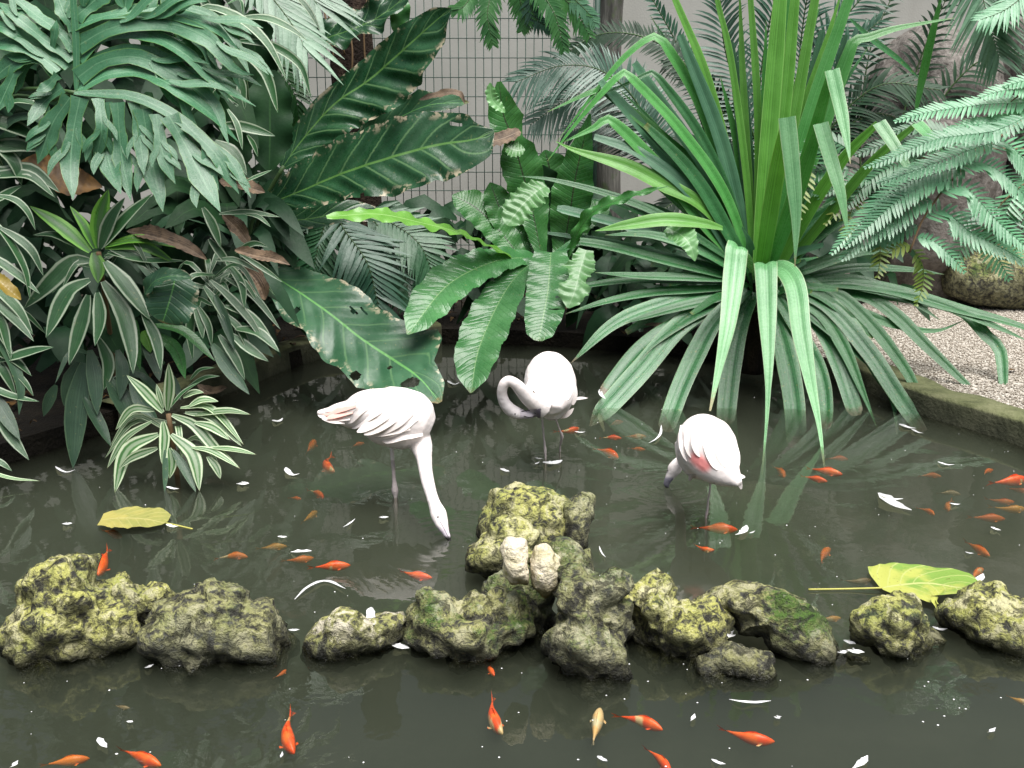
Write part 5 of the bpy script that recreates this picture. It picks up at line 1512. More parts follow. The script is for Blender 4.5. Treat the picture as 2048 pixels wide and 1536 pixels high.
def on_body(bvh, pts, lift=0.004):
    out, last = [], None
    for x, y in pts:
        h = bvh.ray_cast(CAM, ray(x, y).normalized())
        if h[0] is not None:
            q = h[0] - ray(x, y).normalized() * lift
            last = (q - CAM).dot(FW)
        elif last is not None:
            q = CAM + ray(x, y) * last
        else:
            continue
        out.append(q)
    return out

def feather_on(th, bvh, pts, w_, mat, name='wing_feather', lift=0.0012, **kw):
    q = on_body(bvh, pts, lift)
    if len(q) < 2: return
    a = dict(n=14, c=4, fold=-.03, curl=-.06)
    a.update(kw)
    V, F, UV = blade(q, w_, [(0, .55), (.3, .9), (.7, 1), (.9, .75), (1, .15)], **a)
    obj(name, V, F, mat, th, UV)

def eye(th, bvh, x, y, r=0.004):
    q = on_body(bvh, [(x, y)], -0.001)
    if not q: return
    bm = bmesh.new()
    bmesh.ops.create_icosphere(bm, subdivisions=2, radius=r)
    V = [v.co + q[0] for v in bm.verts]
    F = [tuple(v.index for v in f.verts) for f in bm.faces]
    bm.free()
    obj('eye', V, F, M_EYE, th)

def lerp3(a, b, f):
    f = max(0, min(1, f))
    return tuple(x + (y - x) * f for x, y in zip(a, b))
def ss(x, a, b):
    t = max(0, min(1, (x - a) / (b - a)))
    return t * t * (3 - 2 * t)

def px_tube(rows, Y, k=16, n=None, dY=None):
    """rows: (x, y, radius across px, radius in depth px[, dY])"""
    pts, rad = [], []
    for r in rows:
        yy = Y + (r[4] if len(r) > 4 else 0)
        p = P(r[0], r[1], yy)
        s = mpp(p)
        pts.append(p)
        rad.append((r[2] * s, r[3] * s))
    # radii: first across S (in the picture plane), second in depth
    pts_l = pts
    L = [0.0]
    for a, b in zip(pts, pts[1:]): L.append(L[-1] + (b - a).length)
    n = n or len(pts) * 5
    ta = [(l / L[-1], r[0]) for l, r in zip(L, rad)]
    tb_ = [(l / L[-1], r[1]) for l, r in zip(L, rad)]
    sp = spline(pts, n)
    V, F, UV = [], [], []
    for i, p in enumerate(sp):
        T = (sp[min(n, i + 1)] - sp[max(0, i - 1)]).normalized()
        dv = (p - CAM).normalized()
        S = T.cross(dv)
        S = S.normalized() if S.length > 1e-3 else Vector((1, 0, 0))
        N = S.cross(T).normalized()
        t = i / n
        ra, rb = interp(ta, t), interp(tb_, t)
        for j in range(k):
            an = 6.28318 * j / k
            V.append(p + S * (math.cos(an) * ra) + N * (math.sin(an) * rb))
            UV.append((0, 0))
    for i in range(n):
        for j in range(k):
            F.append((i * k + j, i * k + (j + 1) % k, (i + 1) * k + (j + 1) % k, (i + 1) * k + j))
    F.append(tuple(range(k - 1, -1, -1)))
    F.append(tuple(n * k + j for j in range(k)))
    return V, F, UV

def leg(x0, y0, x1, y1, Y, r, knee=None):
    a, b = P(x0, y0, Y), Z(x1, y1, 0.0)
    b2 = Vector((b.x + .002, b.y, -0.27))
    s = mpp(a)
    pts = [a]
    rr = [r * s * 1.1]
    if knee:
        kx, ky, kr = knee
        t = (ky - y0) / (y1 - y0)
        kp = P(kx, ky, a.y + (b.y - a.y) * t)
        pts += [a.lerp(kp, .75), kp]
        rr += [r * s, kr * s]
    pts += [b, b2]
    rr += [r * s * .95, r * s * .95]
    return tube(pts, rr, n=len(pts) * 5, k=8)

def foot(p):
    """webbed foot on the pond floor"""
    V = [p + Vector(q) for q in ((0, 0.01, .02), (-.05, -.08, .0), (0, -.095, .0), (.05, -.08, .0), (0, .02, .0), (-.012, 0, .03), (.012, 0, .03))]
    F = [(0, 1, 2), (0, 2, 3), (4, 2, 1), (4, 3, 2), (0, 3, 4), (0, 4, 1)]
    return V, F, [(0, 0)] * 7

LEG = (0.55, 0.48, 0.47)
# --- the left bird, seen from the side with its bill in the water
YA = Z(790, 993).y
body = px_tube([(634, 826, 5, 5), (662, 826, 13, 12), (697, 828, 29, 26), (732, 822, 43, 38), (765, 830, 59, 48), (798, 836, 62, 52), (826, 843, 60, 50), (848, 852, 46, 40), (862, 858, 24, 22)], YA, k=22)
YH = Z(900, 1076).y - YA
neck = px_tube([(828, 862, 30, 26, 0), (842, 890, 23, 20, YH * .1), (848, 915, 16, 15, YH * .25), (851, 940, 14, 13, YH * .4), (856, 965, 13.2, 12.5, YH * .55), (863, 990, 11.8, 11.5, YH * .7), (869, 1008, 12.5, 12, YH * .78), (877, 1028, 17, 14, YH * .85), (884, 1048, 13.5, 11, YH * .92), (891, 1064, 8, 8, YH * .97), (897, 1076, 5.5, 6, YH), (900, 1083, 3, 3, YH)], YA, k=16)
lg = leg(783, 890, 791, 994, YA + .02, 4.3, (790, 982, 8.0))
lg2 = leg(792, 890, 800, 988, YA + .12, 3.6, (799, 972, 6.0))
def tintA(x, y, v):
    c = WHITE
    c = lerp3(c, (0.78, 0.36, 0.30), .9 * ss(38 - abs(x - 676) * 1.4 - abs(y - 829) * 1.5, 0, 22))
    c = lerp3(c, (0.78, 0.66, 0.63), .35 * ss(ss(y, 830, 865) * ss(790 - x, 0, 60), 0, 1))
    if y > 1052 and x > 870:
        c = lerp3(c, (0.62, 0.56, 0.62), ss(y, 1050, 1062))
        c = lerp3(c, (0.03, 0.03, 0.03), ss(y, 1070, 1076))
    if v.z < .16 and x < 815: c = LEG
    return c
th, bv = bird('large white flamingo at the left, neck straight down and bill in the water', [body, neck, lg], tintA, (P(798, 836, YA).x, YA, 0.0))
for pts, w_ in [
    ([(790, 800), (740, 830), (704, 856)], 22), ([(805, 805), (760, 838), (714, 864)], 22), ([(815, 815), (775, 845), (728, 869)], 21), ([(760, 795), (720, 820), (696, 846)], 20),
    ([(825, 825), (790, 850), (745, 870)], 20), ([(730, 800), (705, 815), (686, 838)], 18), ([(835, 835), (800, 858), (760, 874)], 18),
    ([(845, 866), (805, 870), (765, 882)], 24), ([(820, 855), (780, 862), (738, 868)], 20)]:
    feather_on(th, bv, pts, w_, M_FEATH)
for pts, w_, mt in [([(715, 800), (680, 810), (650, 822)], 14, M_FEATH), ([(712, 812), (680, 820), (645, 830)], 12, M_FEATHQ), ([(706, 824), (680, 829), (652, 836)], 12, M_FEATHQ), ([(700, 838), (668, 838), (638, 832)], 10, M_FEATH), ([(690, 846), (660, 842), (636, 830)], 8, M_FEATH)]:
    feather_on(th, bv, pts, w_, mt, 'tail_feather', .004)
eye(th, bv, 876, 1034)
qq = on_body(bv, [(880, 1042), (887, 1054), (893, 1066), (897, 1074)], .001)
if len(qq) > 1:
    V, F, UV = tube(qq, .0014, n=8, k=5)
    obj('bill_line', V, F, flat('bill_grey', (.35, .31, .36)), th, UV)
b0 = Z(791, 994)
V, F, UV = foot(Vector((b0.x, b0.y, -.265)))
obj('foot', V, F, flat('foot_skin', (0.4, 0.33, 0.32)), th)

# --- the middle bird, breast towards us, head tucked round
YB = Z(1091, 918).y
body = px_tube([(1106, 822, 18, 10, -.16), (1104, 812, 36, 26, -.13), (1102, 797, 46, 38, -.08), (1101, 782, 52, 45, -.03), (1100, 765, 53, 50, .03), (1098, 745, 48, 46, .09), (1095, 728, 36, 34, .14), (1092, 714, 18, 16, .18)], YB, k=22)
body2 = px_tube([(1098, 770, 50, 56, -.02), (1100, 785, 51, 56, .0), (1103, 805, 46, 40, -.02), (1106, 825, 32, 22, -.05), (1108, 840, 10, 8, -.06)], YB, k=22)
neck = px_tube([(1088, 818, 22, 18, -.16), (1072, 808, 18, 15, -.19), (1054, 794, 15, 13, -.22), (1038, 775, 13, 12, -.24), (1027, 765, 11, 10, -.25), (1016, 761, 10, 10, -.25), (1007, 769, 10, 10, -.25), (1004, 786, 10.5, 10, -.24), (1008, 803, 11.5, 11, -.23), (1018, 817, 13, 12, -.22), (1033, 826, 13, 12, -.21), (1048, 829, 9, 9, -.20), (1062, 830, 7, 7, -.19), (1074, 828, 4, 4, -.18)], YB, k=16, n=80)
lg = leg(1084, 835, 1091, 918, YB, 2.6, (1090, 898, 3.6))
a_, kp, b_ = P(1110, 834, YB + .04), P(1124, 872, YB + .06), P(1120, 895, YB + .10)
lg2 = tube([a_, a_.lerp(kp, .7), kp, b_, Vector((b_.x, b_.y + .02, -.1))], [.006, .0055, .009, .006, .006], n=24, k=8)
def tintB(x, y, v):
    c = WHITE
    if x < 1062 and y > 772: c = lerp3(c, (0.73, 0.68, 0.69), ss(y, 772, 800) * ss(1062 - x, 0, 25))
    if x > 1040 and x < 1082 and 818 < y < 842 and v.y < YB - .16: c = lerp3((0.55, 0.50, 0.55), (0.16, 0.14, 0.18), ss(x, 1060, 1076))
    if y > 838 and v.z < .30: c = LEG
    return c
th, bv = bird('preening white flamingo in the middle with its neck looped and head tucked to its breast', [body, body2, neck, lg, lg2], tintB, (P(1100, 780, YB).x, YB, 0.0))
for pts, w_ in [([(1090, 720), (1078, 760), (1076, 790)], 24), ([(1110, 715), (1130, 760), (1135, 800)], 26), ([(1100, 715), (1102, 760), (1104, 800)], 26), ([(1130, 740), (1145, 775), (1146, 810)], 18), ([(1075, 740), (1062, 765), (1060, 785)], 16)]:
    feather_on(th, bv, pts, w_, M_FEATH, lift=.001)
q = [P(1145, 800, YB + .02), P(1158, 797, YB + .02), P(1176, 796, YB + .03)]
V, F, UV = blade(q, 7, 'lance', n=8, c=2)
obj('tail_feather', V, F, M_FEATH, th, UV)
q = [P(1120, 836, YB - .03), P(1135, 829, YB - .03), P(1148, 816, YB - .02)]
V, F, UV = blade(q, 12, 'lance', n=8, c=2)
obj('wing_feather', V, F, M_FEATH, th, UV)
eye(th, bv, 1030, 828, .0035)
for pts in ([(1043, 823), (1058, 821), (1072, 827)], [(1048, 832), (1058, 835), (1070, 832)]):
    qq = on_body(bv, pts, .002)
    if len(qq) > 1:
        V, F, UV = tube(qq, .0018, n=8, k=5)
        obj('bill_line', V, F, M_EYE, th, UV)

# --- the right bird, seen from behind at an angle, head low on the left
YC = Z(1412, 1036).y
body = px_tube([(1378, 850, 12, 12, .16), (1386, 858, 32, 30, .14), (1396, 868, 48, 44, .10), (1408, 884, 59, 54, .05), (1420, 903, 59, 54, -.01), (1436, 926, 49, 42, -.07), (1452, 944, 34, 28, -.12), (1468, 958, 18, 14, -.16), (1480, 968, 7, 6, -.19)], YC, k=22)
belly = px_tube([(1362, 880, 14, 20, .10), (1372, 905, 22, 26, .08), (1388, 928, 26, 28, .05), (1410, 940, 22, 24, .02), (1428, 948, 10, 12, .0)], YC, k=16)
YK = Z(1336, 972).y - YC
neck = px_tube([(1378, 888, 18, 18, .10), (1370, 905, 12, 12, .2), (1364, 918, 10, 10, YK), (1356, 928, 13, 12, YK), (1349, 938, 15, 12, YK), (1342, 950, 10, 9, YK), (1336, 960, 7.5, 8, YK), (1333, 969, 6.5, 6, YK), (1336, 976, 3, 3, YK)], YC, k=14)
lg = leg(1424, 945, 1412, 1036, YC, 2.7, (1413, 1030, 3.8))
kn = tube([P(1388, 935, YC + .03), P(1382, 950, YC + .02), P(1379, 962, YC + .02)], [.010, .009, .007], n=8, k=8)
def tintC(x, y, v):
    c = WHITE
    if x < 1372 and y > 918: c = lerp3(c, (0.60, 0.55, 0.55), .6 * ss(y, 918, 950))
    if x < 1346 and y > 948: c = lerp3(c, (0.22, 0.21, 0.26), ss(y, 950, 958))
    if y > 948 and 1365 < x < 1430 and v.z < .22: c = LEG if y > 965 or x < 1392 else c
    f = ss(1 - abs((x - 1400) * .66 + (y - 924) * -.75) / 20, 0, .7) * ss(1 - math.hypot(x - 1402, y - 922) / 32, 0, .5)
    c = lerp3(c, (0.86, 0.25, 0.24), .9 * f)
    return c
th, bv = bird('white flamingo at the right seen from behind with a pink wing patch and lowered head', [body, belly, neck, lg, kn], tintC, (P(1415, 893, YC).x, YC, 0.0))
for pts, w_, mt in [([(1365, 850), (1366, 890), (1374, 922)], 16, M_FEATH), ([(1380, 845), (1376, 885), (1382, 915)], 16, M_FEATH), ([(1395, 845), (1392, 885), (1400, 914)], 20, M_FEATH),
                    ([(1420, 840), (1440, 890), (1452, 935)], 30, M_FEATH), ([(1440, 850), (1462, 890), (1472, 940)], 26, M_FEATH), ([(1405, 850), (1420, 895), (1436, 940)], 26, M_FEATH)]:
    feather_on(th, bv, pts, w_, mt, lift=.0015)
for pts, w_, dy in [([(1420, 945), (1428, 956), (1436, 966)], 11, .02), ([(1432, 930), (1443, 955), (1450, 967)], 20, -.08), ([(1450, 935), (1460, 950), (1468, 963)], 20, -.12), ([(1464, 945), (1476, 960), (1483, 978)], 11, -.16), ([(1462, 940), (1476, 952), (1490, 954)], 12, -.16)]:
    V, F, UV = blade([(x, y, YC + dy) for x, y in pts], w_, [(0, .5), (.4, 1), (.8, .9), (1, .3)], n=8, c=3)
    obj('tail_feather', V, F, M_FEATH, th, UV)
eye(th, bv, 1336, 941, .0035)
b0 = Z(1412, 1036)
V, F, UV = foot(Vector((b0.x, b0.y, -.265)))
obj('foot', V, F, bpy.data.materials['foot_skin'], th)

# ================================================================ goldfish
def fishmat(name, c1, c2):
    def f(k, p, g):
        n1 = k.noise(p, 30.0, 3)
        pt = k.noise(p, 14.0, 2)
        k.out(k.pbsdf(k.mix(k.step(pt, .60, .66), k.mix(k.step(n1, .4, .65), c1, c2), (0.72, 0.50, 0.26)), 0.35, None, 0.4).outputs[0])
    return simple_mat(name, f)
FM = {'r': fishmat('red_fish', (0.85, 0.085, 0.02), (0.95, 0.16, 0.03)), 'o': fishmat('orange_fish', (0.85, 0.16, 0.02), (0.92, 0.25, 0.04)), 'g': fishmat('gold_fish', (0.72, 0.30, 0.04), (0.75, 0.38, 0.08)),
      'c': fishmat('cream_fish', (0.62, 0.52, 0.34), (0.72, 0.42, 0.18)), 'b': fishmat('brown_fish', (0.30, 0.20, 0.10), (0.36, 0.26, 0.14))}
M_FIN = {k_: v for k_, v in FM.items()}
def fish_parts(bend):
    """unit-length goldfish swimming towards +x, spine along x"""
    n, kk = 16, 12
    prof = [(0, .010), (.06, .04), (.18, .078), (.35, .105), (.55, .09), (.75, .05), (.9, .022), (1, .015)]
    def spine(t):
        x = .5 - .78 * t
        return Vector((x, bend * (t - .3) ** 2 * .9, 0))
    V, F = [], []
    for i in range(n + 1):
        t = i / n
        p = spine(t)
        d = (spine(t + .01) - spine(t - .01)).normalized()
        S = Vector((-d.y, d.x, 0))
        r = interp(prof, t)
        for j in range(kk):
            a = 6.28318 * j / kk
            V.append(p + S * (math.cos(a) * r * .82) + Vector((0, 0, math.sin(a) * r * 1.15)))
    for i in range(n):
        for j in range(kk):
            F.append((i * kk + j, i * kk + (j + 1) % kk, (i + 1) * kk + (j + 1) % kk, (i + 1) * kk + j))
    F.append(tuple(range(kk - 1, -1, -1))); F.append(tuple(n * kk + j for j in range(kk)))
    te = spine(1.0)
    d = (spine(1.0) - spine(.97)).normalized()
    S = Vector((-d.y, d.x, 0))
    tv, tf_ = [], []
    for sg in (-1, 1):
        b = len(tv)
        tv += [te + S * .01, te - S * .01, te + d * .10 + S * (.02 * sg) + Vector((0, 0, .04 * sg)), te + d * .20 + S * (.035 * sg) + Vector((0, 0, .07 * sg)), te + d * .12 + S * (.008 * sg)]
        tf_ += [(b, b + 1, b + 4, b + 2), (b + 2, b + 4, b + 3)]
    dv_, df = [], []
    m = 6
    for i in range(m + 1):
        t = .28 + .4 * i / m
        p = spine(t)
        r = interp(prof, t) * 1.1
        dv_ += [p + Vector((0, 0, r * .9)), p + Vector((-.03, 0, r + .035 * math.sin(3.14 * min(1, .15 + i / m)))), ]
    for i in range(m):
        df.append((2 * i, 2 * i + 1, 2 * i + 3, 2 * i + 2))
    pv, pf_ = [], []
    for sg in (-1, 1):
        p = spine(.25); b = len(pv)
        pv += [p + Vector((0, sg * .065, -.03)), p + Vector((-.05, sg * .115, -.05)), p + Vector((-.10, sg * .11, -.05)), p + Vector((-.06, sg * .07, -.04))]
        pf_.append((b, b + 1, b + 2, b + 3))
    return (V, F), (tv, tf_), (dv_, df), (pv, pf_)
proto = {}
def fish(x, y, lpx, ang, colr, label, bend=None, depth=None):
    be = bend if bend is not None else rnd.choice((-.5, -.25, 0.0, .25, .5))
    dz = depth if depth is not None else rnd.uniform(.05, .10)
    key = (be, colr)
    g0 = Z(x, y, -dz)
    # world heading from the picture heading
    e = Z(x + 20 * math.cos(R(ang)), y + 20 * math.sin(R(ang)), -dz)
    hd = (e - g0)
    L = lpx * (hd.length / 20) * 1.12
    L = min(max(L, .06), .26)
    th = thing('goldfish', (g0.x, g0.y, g0.z), label, 'fish', 'goldfish swimming in the pond')
    th.rotation_euler.z = math.atan2(hd.y, hd.x)
    th.scale = (L, L, L)
    if key not in proto:
        meshes = []
        for nm, (V, F) in zip(('body', 'tail_fin', 'dorsal_fin', 'pectoral_fin'), fish_parts(be)):
            me = bpy.data.meshes.new(nm)
            me.from_pydata([tuple(v) for v in V], [], F)
            me.polygons.foreach_set('use_smooth', [True] * len(me.polygons))
            me.materials.append(FM[colr])
            meshes.append((nm, me))
        proto[key] = meshes
    for nm, me in proto[key]:
        o = bpy.data.objects.new(nm, me)
        o.parent = th
        COL.objects.link(o)

for a in [
    (208, 1120, 70, 112, 'r', 'red goldfish just behind the leftmost lime-crusted rock', 0.0, .03),
    (464, 1111, 58, 4, 'o', 'thin orange goldfish left of the pale gold one, beyond the left rocks'),
    (541, 1095, 60, -4, 'g', 'pale gold goldfish left of the flat white feather', 0.0),
    (594, 1121, 62, -8, 'o', 'dusky orange goldfish under the flat white feather'),
    (656, 1133, 80, -3, 'r', 'bright red goldfish left of the big flamingo reflection', 0.0, .03),
    (618, 1035, 38, -35, 'g', 'golden goldfish below the leg of the left flamingo'),
    (222, 1066, 42, 20, 'o', 'orange goldfish half hidden under the oval yellow leaf'),
    (570, 1462, 84, 72, 'r', 'red goldfish with head towards us near the bottom left', .25, .025),
    (277, 1513, 86, 22, 'r', 'plump orange-red goldfish at the bottom left corner', 0.0, .03),
    (127, 1524, 95, -8, 'o', 'long dim orange goldfish at the very bottom left', 0.0, .06),
    (562, 1349, 24, -40, 'o', 'tiny dim orange goldfish in front of the low flat rock'),
    (240, 1415, 30, 5, 'b', 'tiny brown fish in the dark water at the lower left'),
    (635, 986, 30, 40, 'r', 'small red goldfish left of the left flamingo leg'),
    (826, 1151, 68, 8, 'r', 'red goldfish swimming in the pale flamingo reflection', .25, .03),
    (978, 1336, 34, 55, 'r', 'short red goldfish right in front of the saddle-shaped mossy rock', 0.0, .03),
    (981, 1428, 80, 62, 'r', 'bright red goldfish heading down in the bottom middle', .25, .025),
    (1192, 1457, 74, -78, 'c', 'cream goldfish near the bottom, left of a red one', 0.0, .025),
    (1277, 1439, 94, 22, 'r', 'bright orange-red goldfish right of the cream one', -.25, .025),
    (1488, 1475, 110, 9, 'r', 'largest orange-red goldfish at the lower right', .25, .025),
    (1321, 1517, 66, 55, 'r', 'red goldfish cut by the bottom edge of the frame', -.25, .025),
    (1426, 1057, 88, 3, 'r', 'orange goldfish at the foot of the right flamingo', 0.0, .03),
    (1643, 1112, 40, -42, 'o', 'orange goldfish alone between the right flamingo and the big leaf'),
    (1952, 1096, 58, 32, 'o', 'orange goldfish above the big floating yellow leaf', 0.0),
    (1856, 1021, 30, 32, 'o', 'small orange goldfish right of the large white feather'),
    (1894, 1009, 24, 80, 'o', 'stubby orange goldfish pointing at us near the right edge'),
    (1970, 1036, 72, 3, 'o', 'orange goldfish lowest of the cluster at the right edge', 0.0),
    (2018, 1020, 62, -3, 'g', 'gold-orange goldfish in the cluster at the right edge'),
    (2000, 1004, 54, 2, 'o', 'dim orange goldfish in the cluster at the right edge'),
    (1948, 1149, 38, -32, 'o', 'dim orange goldfish at the tip of the big floating leaf'),
    (1657, 1239, 46, -6, 'g', 'golden goldfish right of the long mossy rock'),
    (2035, 1401, 54, 15, 'g', 'golden goldfish at the right edge in the near water'),
    (1715, 1165, 52, -8, 'b', 'pale brown fish under the stalk of the big floating leaf'),
    (1404, 1099, 44, 5, 'r', 'curled red goldfish below the right flamingo', .9, .03),
    (1227, 846, 34, -8, 'r', 'small red goldfish at the tip of the left drooping strap leaf'),
    (1220, 875, 42, 4, 'r', 'dusky red goldfish, left one of a pair under the strap leaves'),
    (1268, 874, 44, -2, 'o', 'orange goldfish, right one of a pair under the strap leaves'),
    (1215, 904, 46, 28, 'r', 'dim red goldfish below the pair under the strap leaves'),
    (1272, 898, 34, 5, 'o', 'dim orange goldfish left of the right flamingo'),
    (1138, 863, 42, -14, 'r', 'dark red goldfish beside the bent leg of the middle flamingo'),
    (1562, 942, 26, 60, 'o', 'small orange goldfish right of the tail of the right flamingo'),
    (1672, 916, 44, 6, 'r', 'orange-red goldfish at the tip of a long thin strap leaf'),
    (1646, 942, 70, 10, 'r', 'orange-red goldfish, upper one of an overlapping pair', 0.0, .03),
    (1626, 957, 52, 12, 'r', 'orange-red goldfish, lower one of an overlapping pair', 0.0, .035),
    (1857, 950, 46, 6, 'o', 'dim orange goldfish below the thin white feather at the right'),
    (1970, 943, 28, -12, 'o', 'small dim orange goldfish under the right kerb'),
    (2014, 963, 76, -6, 'r', 'long red goldfish at the right edge under the kerb', 0.0, .03),
    (2034, 981, 44, 4, 'o', 'orange goldfish just below the long red one at the right edge'),
    (1895, 985, 48, 8, 'b', 'pale yellowish fish above the cluster at the right edge'),
    (621, 895, 30, -52, 'o', 'orange goldfish pointing up at the left, below the tail of the left flamingo'),
    (647, 928, 56, 42, 'r', 'red goldfish slanting down left of the left flamingo'),
    (590, 996, 24, 10, 'o', 'tiny dim orange goldfish left of the left flamingo leg'),
    (712, 889, 30, -10, 'o', 'faint orange goldfish under the belly of the left flamingo')]:
    fish(*a)

# ================================================================ floating things
M_WF = leafmat('white_feather', (0.78, 0.78, 0.80), (0.84, 0.84, 0.85), rough=0.6, tr=0.25, spec=0.2)
def feather(x, y, lpx, ang, label, curve=.15, wid=.28, lift=.006, up=.0, z0=.004):
    a0 = R(ang)
    d = (math.cos(a0), math.sin(a0)); q = (-d[1], d[0])
    px = [(x + d[0] * lpx * s + q[0] * lpx * c_, y + d[1] * lpx * s + q[1] * lpx * c_) for s, c_ in ((-.5, 0), (-.2, curve * .8), (.15, curve), (.5, 0))]
    pts = [Z(u, v_, z0 + lift * (i % 2) + up * i) for i, (u, v_) in enumerate(px)]
    w_ = lpx * wid * mpp(pts[1])
    V, F, UV = blade(pts, w_, [(0, .12), (.15, .5), (.4, 1), (.75, .85), (1, .12)], n=12, c=4, hint=(0, 0, 1), fold=.25, curl=.15, metric=True, notch=.25)
    return tag(obj('feather', V, F, M_WF, None, UV, loc=pts[0]), label, 'feather', 'white feathers floating on the pond')
for a in [
    (1790, 1003, 74, 28, 'large splayed white feather floating at the right above the big yellow leaf', .1, .38),
    (1782, 992, 50, 12, 'narrow white feather overlapping the large splayed one', .12, .2),
    (640, 1188, 104, -12, 'long curved white quill feather arching above the low flat rock', -.22, .08),
    (745, 1232, 36, 80, 'fluffy white feather stuck upright on the low flat rock', .1, .5, .01, .008, .06),
    (802, 1292, 34, 15, 'white feather on the water right of the low flat rock', .1, .5),
    (602, 1103, 42, -3, 'flat oval white feather beside the gold fish', .02, .3),
    (585, 941, 30, 25, 'crescent white feather left of the left flamingo leg', .3, .4),
    (487, 967, 22, 0, 'round fluffy white feather near the small striped dracaena', .1, .8),
    (907, 763, 24, 8, 'thin white feather on the dark water beside the nest fern tip', .25, .3),
    (555, 838, 22, -10, 'curled white feather behind the tail of the left flamingo', .25, .4),
    (1105, 922, 40, -5, 'white feather lying at the foot of the middle flamingo', .15, .45),
    (1078, 916, 16, 5, 'small white feather left of the foot of the middle flamingo', .1, .35),
    (1073, 926, 14, -25, 'tiny white feather below the foot of the middle flamingo', .1, .4),
    (1482, 1060, 30, -40, 'crumpled white feather right of the orange fish at the right flamingo', .2, .5),
    (1503, 1064, 16, -20, 'small white feather beside the crumpled one', .1, .3),
    (1205, 1103, 26, 60, 'fine white quill right of the rock pile', .1, .12),
    (1208, 1152, 24, 5, 'fluffy white feather right of the small smooth grey stone', .1, .6),
    (1500, 1400, 84, 2, 'long thin white feather floating in the near water', .06, .1),
    (1556, 1433, 14, 0, 'small beige fluff in the near water', .2, .8),
    (1385, 1435, 18, -60, 'small white tuft right of the orange-red fish', .1, .5),
    (1460, 1270, 26, -50, 'white feather wedged between the two-humped and the long mossy rock', .1, .7, .02, .0, .03),
    (1700, 1284, 24, 20, 'white feather on the water left of the faceted rock', .1, .6),
    (1712, 1302, 34, 10, 'larger white feather at the thin wet stone', .1, .6, .01, .0, .02),
    (1686, 1303, 26, -5, 'white feather at the left end of the thin wet stone', .1, .5, .01, .0, .02),
    (1880, 1255, 30, 8, 'white feather between the faceted rock and the right end rock', .15, .35),
    (1956, 1158, 30, -45, 'white feather at the tip of the big floating yellow leaf', .1, .5),
    (1992, 1057, 20, 20, 'small white feather below the fish cluster at the right', .1, .4),
    (1910, 1007, 22, 5, 'small white feather among the right edge fish', .1, .35),
    (1939, 1105, 18, 10, 'small white feather left of the orange fish over the big leaf', .1, .35),
    (1892, 926, 34, 10, 'thin white feather by the tips of the frayed strap leaf', .1, .2),
    (205, 1485, 26, 50, 'white tuft between the two fish at the bottom left', .1, .5),
    (28, 1528, 22, -40, 'white tuft in the bottom left corner', .1, .6),
    (260, 1443, 12, 10, 'tiny white tuft at the lower left', .1, .6),
    (298, 1332, 20, -20, 'small white feather below the knobbly left rock', .1, .45),
    (588, 1259, 22, 0, 'small white feather right of the broad grey-green rock', .1, .4),
    (565, 1073, 18, 5, 'small white feather above the flat oval one', .1, .5),
    (698, 1046, 30, -35, 'thin white feather left of the bill of the left flamingo', .05, .15),
    (768, 1034, 18, 0, 'white fluff under the left flamingo', .1, .6),
    (1983, 1460, 20, -30, 'white tuft at the lower right', .1, .5),
    (1205, 1517, 22, 30, 'white tuft at the bottom below the cream fish', .1, .5),
    (1437, 1523, 30, 20, 'white feather at the bottom edge right of the red fish', .1, .3),
    (1720, 1524, 40, -40, 'white feather at the bottom edge of the right side', .1, .4),
    (562, 1510, 16, -70, 'tiny white feather below the head of the red fish', .1, .4),
    (1160, 863, 22, 2, 'thin white feather at the tip of the drooping strap leaf', .1, .25),
    (1205, 788, 22, 60, 'white feather caught on the brown end of a strap leaf', .15, .4, .01, .01, .05),
    (1310, 868, 44, -55, 'white quill left of the right flamingo', .2, .12),
    (1815, 852, 34, 15, 'white feather pair at the wet end of the broad strap leaf', .1, .35),
    (1835, 862, 26, 20, 'narrow white feather right of the wet broad strap leaf', .1, .25),
    (130, 936, 40, 10, 'thin curved white feather under the dark hanging leaf', .2, .15),
    (240, 892, 30, 25, 'thin white feather left of the small striped dracaena', .1, .18),
    (135, 1047, 18, 0, 'white fluff left of the oval yellow leaf', .1, .6),
    (345, 1050, 24, 10, 'white fluff at the stalk end of the oval yellow leaf', .15, .4),
    (345, 975, 26, 10, 'white feather at the foot of the small striped dracaena', .1, .3),
    (1010, 940, 18, 20, 'small white fluff left of the middle flamingo reflection', .1, .5)]:
    feather(*a)
# fine white down scattered over the water
V, F = [], []
for i in range(170):
    x = rnd.uniform(0, 2048); y = 760 + 776 * rnd.random()
    if rnd.random() < .5: x = rnd.uniform(900, 2048)
    p = Z(x, y, .003)
    r = rnd.uniform(.001, .003)
    b = len(V)
    kq = 6
    for j in range(kq):
        a = 6.28 * j / kq
        V.append(p + Vector((math.cos(a) * r * rnd.uniform(.7, 1.6), math.sin(a) * r, 0)))
    V.append(p + Vector((0, 0, r * .8)))
    F += [(b + j, b + (j + 1) % kq, b + kq) for j in range(kq)]
tag(obj('floating_down', V, F, M_WF), kind='stuff')

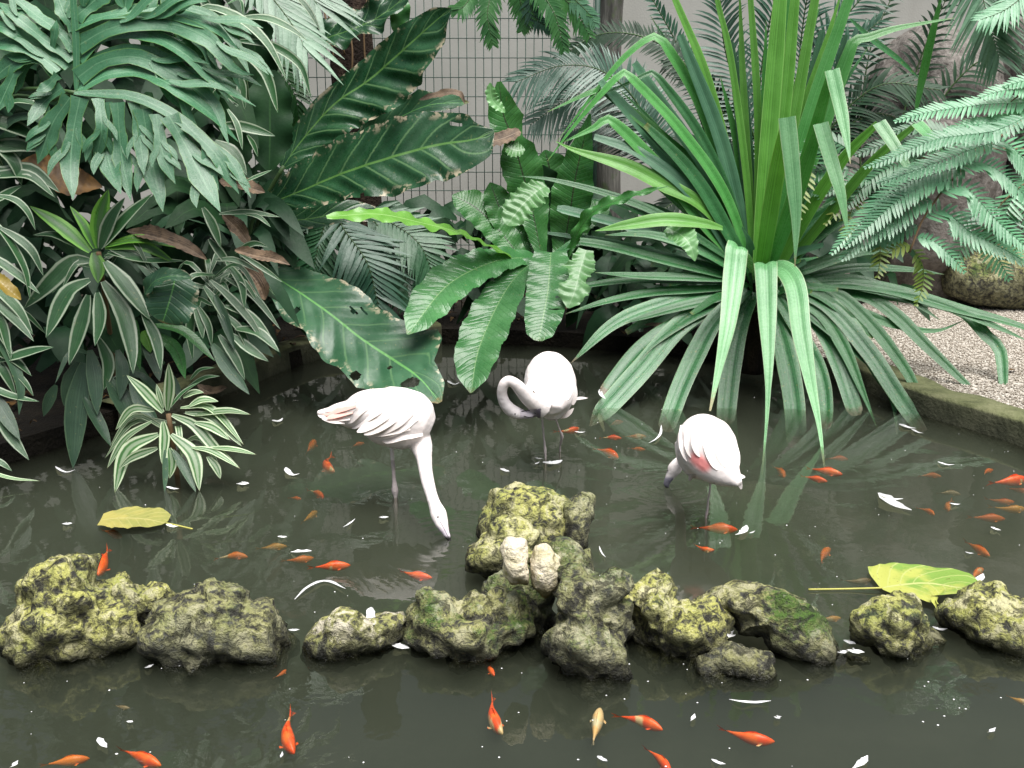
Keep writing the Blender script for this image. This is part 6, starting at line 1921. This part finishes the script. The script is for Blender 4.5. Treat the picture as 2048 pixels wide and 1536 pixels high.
# floating leaves
def floating(ctrl, wl, wr, mat, label, z=.008, stalk=None, **kw):
    pts = [Z(x, y, z + (zz if zz else 0)) for x, y, zz in ctrl]
    a = dict(n=60, c=14, hint=(0, 0, 1), fold=.03, notch=.03, ribs=(7, .03, .3), wave=(.03, 3))
    a.update(kw)
    # widths given in photo pixels across the foreshortened water
    V, F, UV = blade(pts, 10, 'oval', wl=wl, wr=wr, **a)
    th = thing('floating_leaf', pts[0], label, 'leaf', 'yellow leaves floating on the pond')
    obj('blade', V, F, mat, th, UV)
    if stalk:
        V, F, UV = tube([Z(x, y, zz) for x, y, zz in stalk], .0035, n=14, k=6)
        obj('stalk', V, F, flat('leaf_stalk', (.42, .40, .10)), th, UV)
fy = 2.3      # across-the-water stretch
def _yl(name, c1, c2, c3):
    m, t = new_mat(name)
    k = NT(t)
    tc = k.n('ShaderNodeTexCoord')
    sep = k.n('ShaderNodeSeparateXYZ'); t.links.new(tc.outputs['UV'], sep.inputs[0])
    geo = k.n('ShaderNodeNewGeometry')
    a = k.math('ABSOLUTE', k.math('SUBTRACT', k.math('MULTIPLY', sep.outputs[0], 2.0), 1.0))
    n1 = k.noise(geo.outputs['Position'], 9.0, 4)
    n2 = k.noise(geo.outputs['Position'], 70.0, 3)
    g_ = k.math('ADD', k.math('ADD', n1, k.math('MULTIPLY', sep.outputs[1], .35)), k.math('MULTIPLY', sep.outputs[0], -.22))
    col = k.mix(k.step(g_, .48, .66), c1, c2)
    s_ = k.math('FRACT', k.math('SUBTRACT', k.math('MULTIPLY', sep.outputs[1], 7.0), k.math('MULTIPLY', a, 2.2)))
    dd = k.math('ABSOLUTE', k.math('SUBTRACT', s_, .5))
    col = k.mix(k.math('MULTIPLY', k.step(dd, .08, .02), .6), col, c3)
    col = k.mix(k.step(a, .05, .02), col, c3)
    col = k.mix(k.math('MULTIPLY', k.step(n2, .66, .72), .7), col, (.10, .07, .02))
    k.out(k.pbsdf(col, .42, k.bump(n2, .15, .004), .45).outputs[0])
    return m
floating([(1762, 1176, .0), (1800, 1170, .004), (1850, 1166, .008), (1900, 1172, .012), (1950, 1182, .03)], [(0, 8), (.04, 55), (.12, 88), (.25, 96), (.4, 84), (.55, 84), (.75, 76), (.9, 40), (1, 3)], [(0, 8), (.06, 40), (.2, 60), (.4, 96), (.6, 112), (.8, 90), (.92, 40), (1, 3)],
         _yl('yellowing_leaf', (.36, .38, .085), (.17, .28, .05), (.40, .42, .16)), 'big yellow-green heart-shaped leaf floating with its stalk against the right rocks', stalk=[(1617, 1179, .006), (1690, 1178, .006), (1764, 1176, .012)])
floating([(201, 1040, .0), (240, 1036, .004), (290, 1038, .004), (330, 1046, .0)], [(0, 30), (.12, 46), (.35, 56), (.7, 54), (.9, 36), (1, 10)], [(0, 30), (.12, 42), (.4, 56), (.7, 46), (.9, 30), (1, 10)],
         _yl('old_yellow_leaf', (.34, .30, .085), (.25, .25, .07), (.40, .36, .14)), 'dull yellow oval leaf floating at the left', stalk=[(330, 1046, .004), (350, 1050, .004), (385, 1058, .0)])
tag(obj('dead_leaf', *blade([Z(2012, 742, GZ + .02), Z(2022, 740, GZ + .03), Z(2030, 738, GZ + .02)], .03, 'oval', metric=True, hint=(0, 0, 1), n=8)[:2], L_DEADD), 'small dark dead leaf lying on the gravel path', 'leaf')
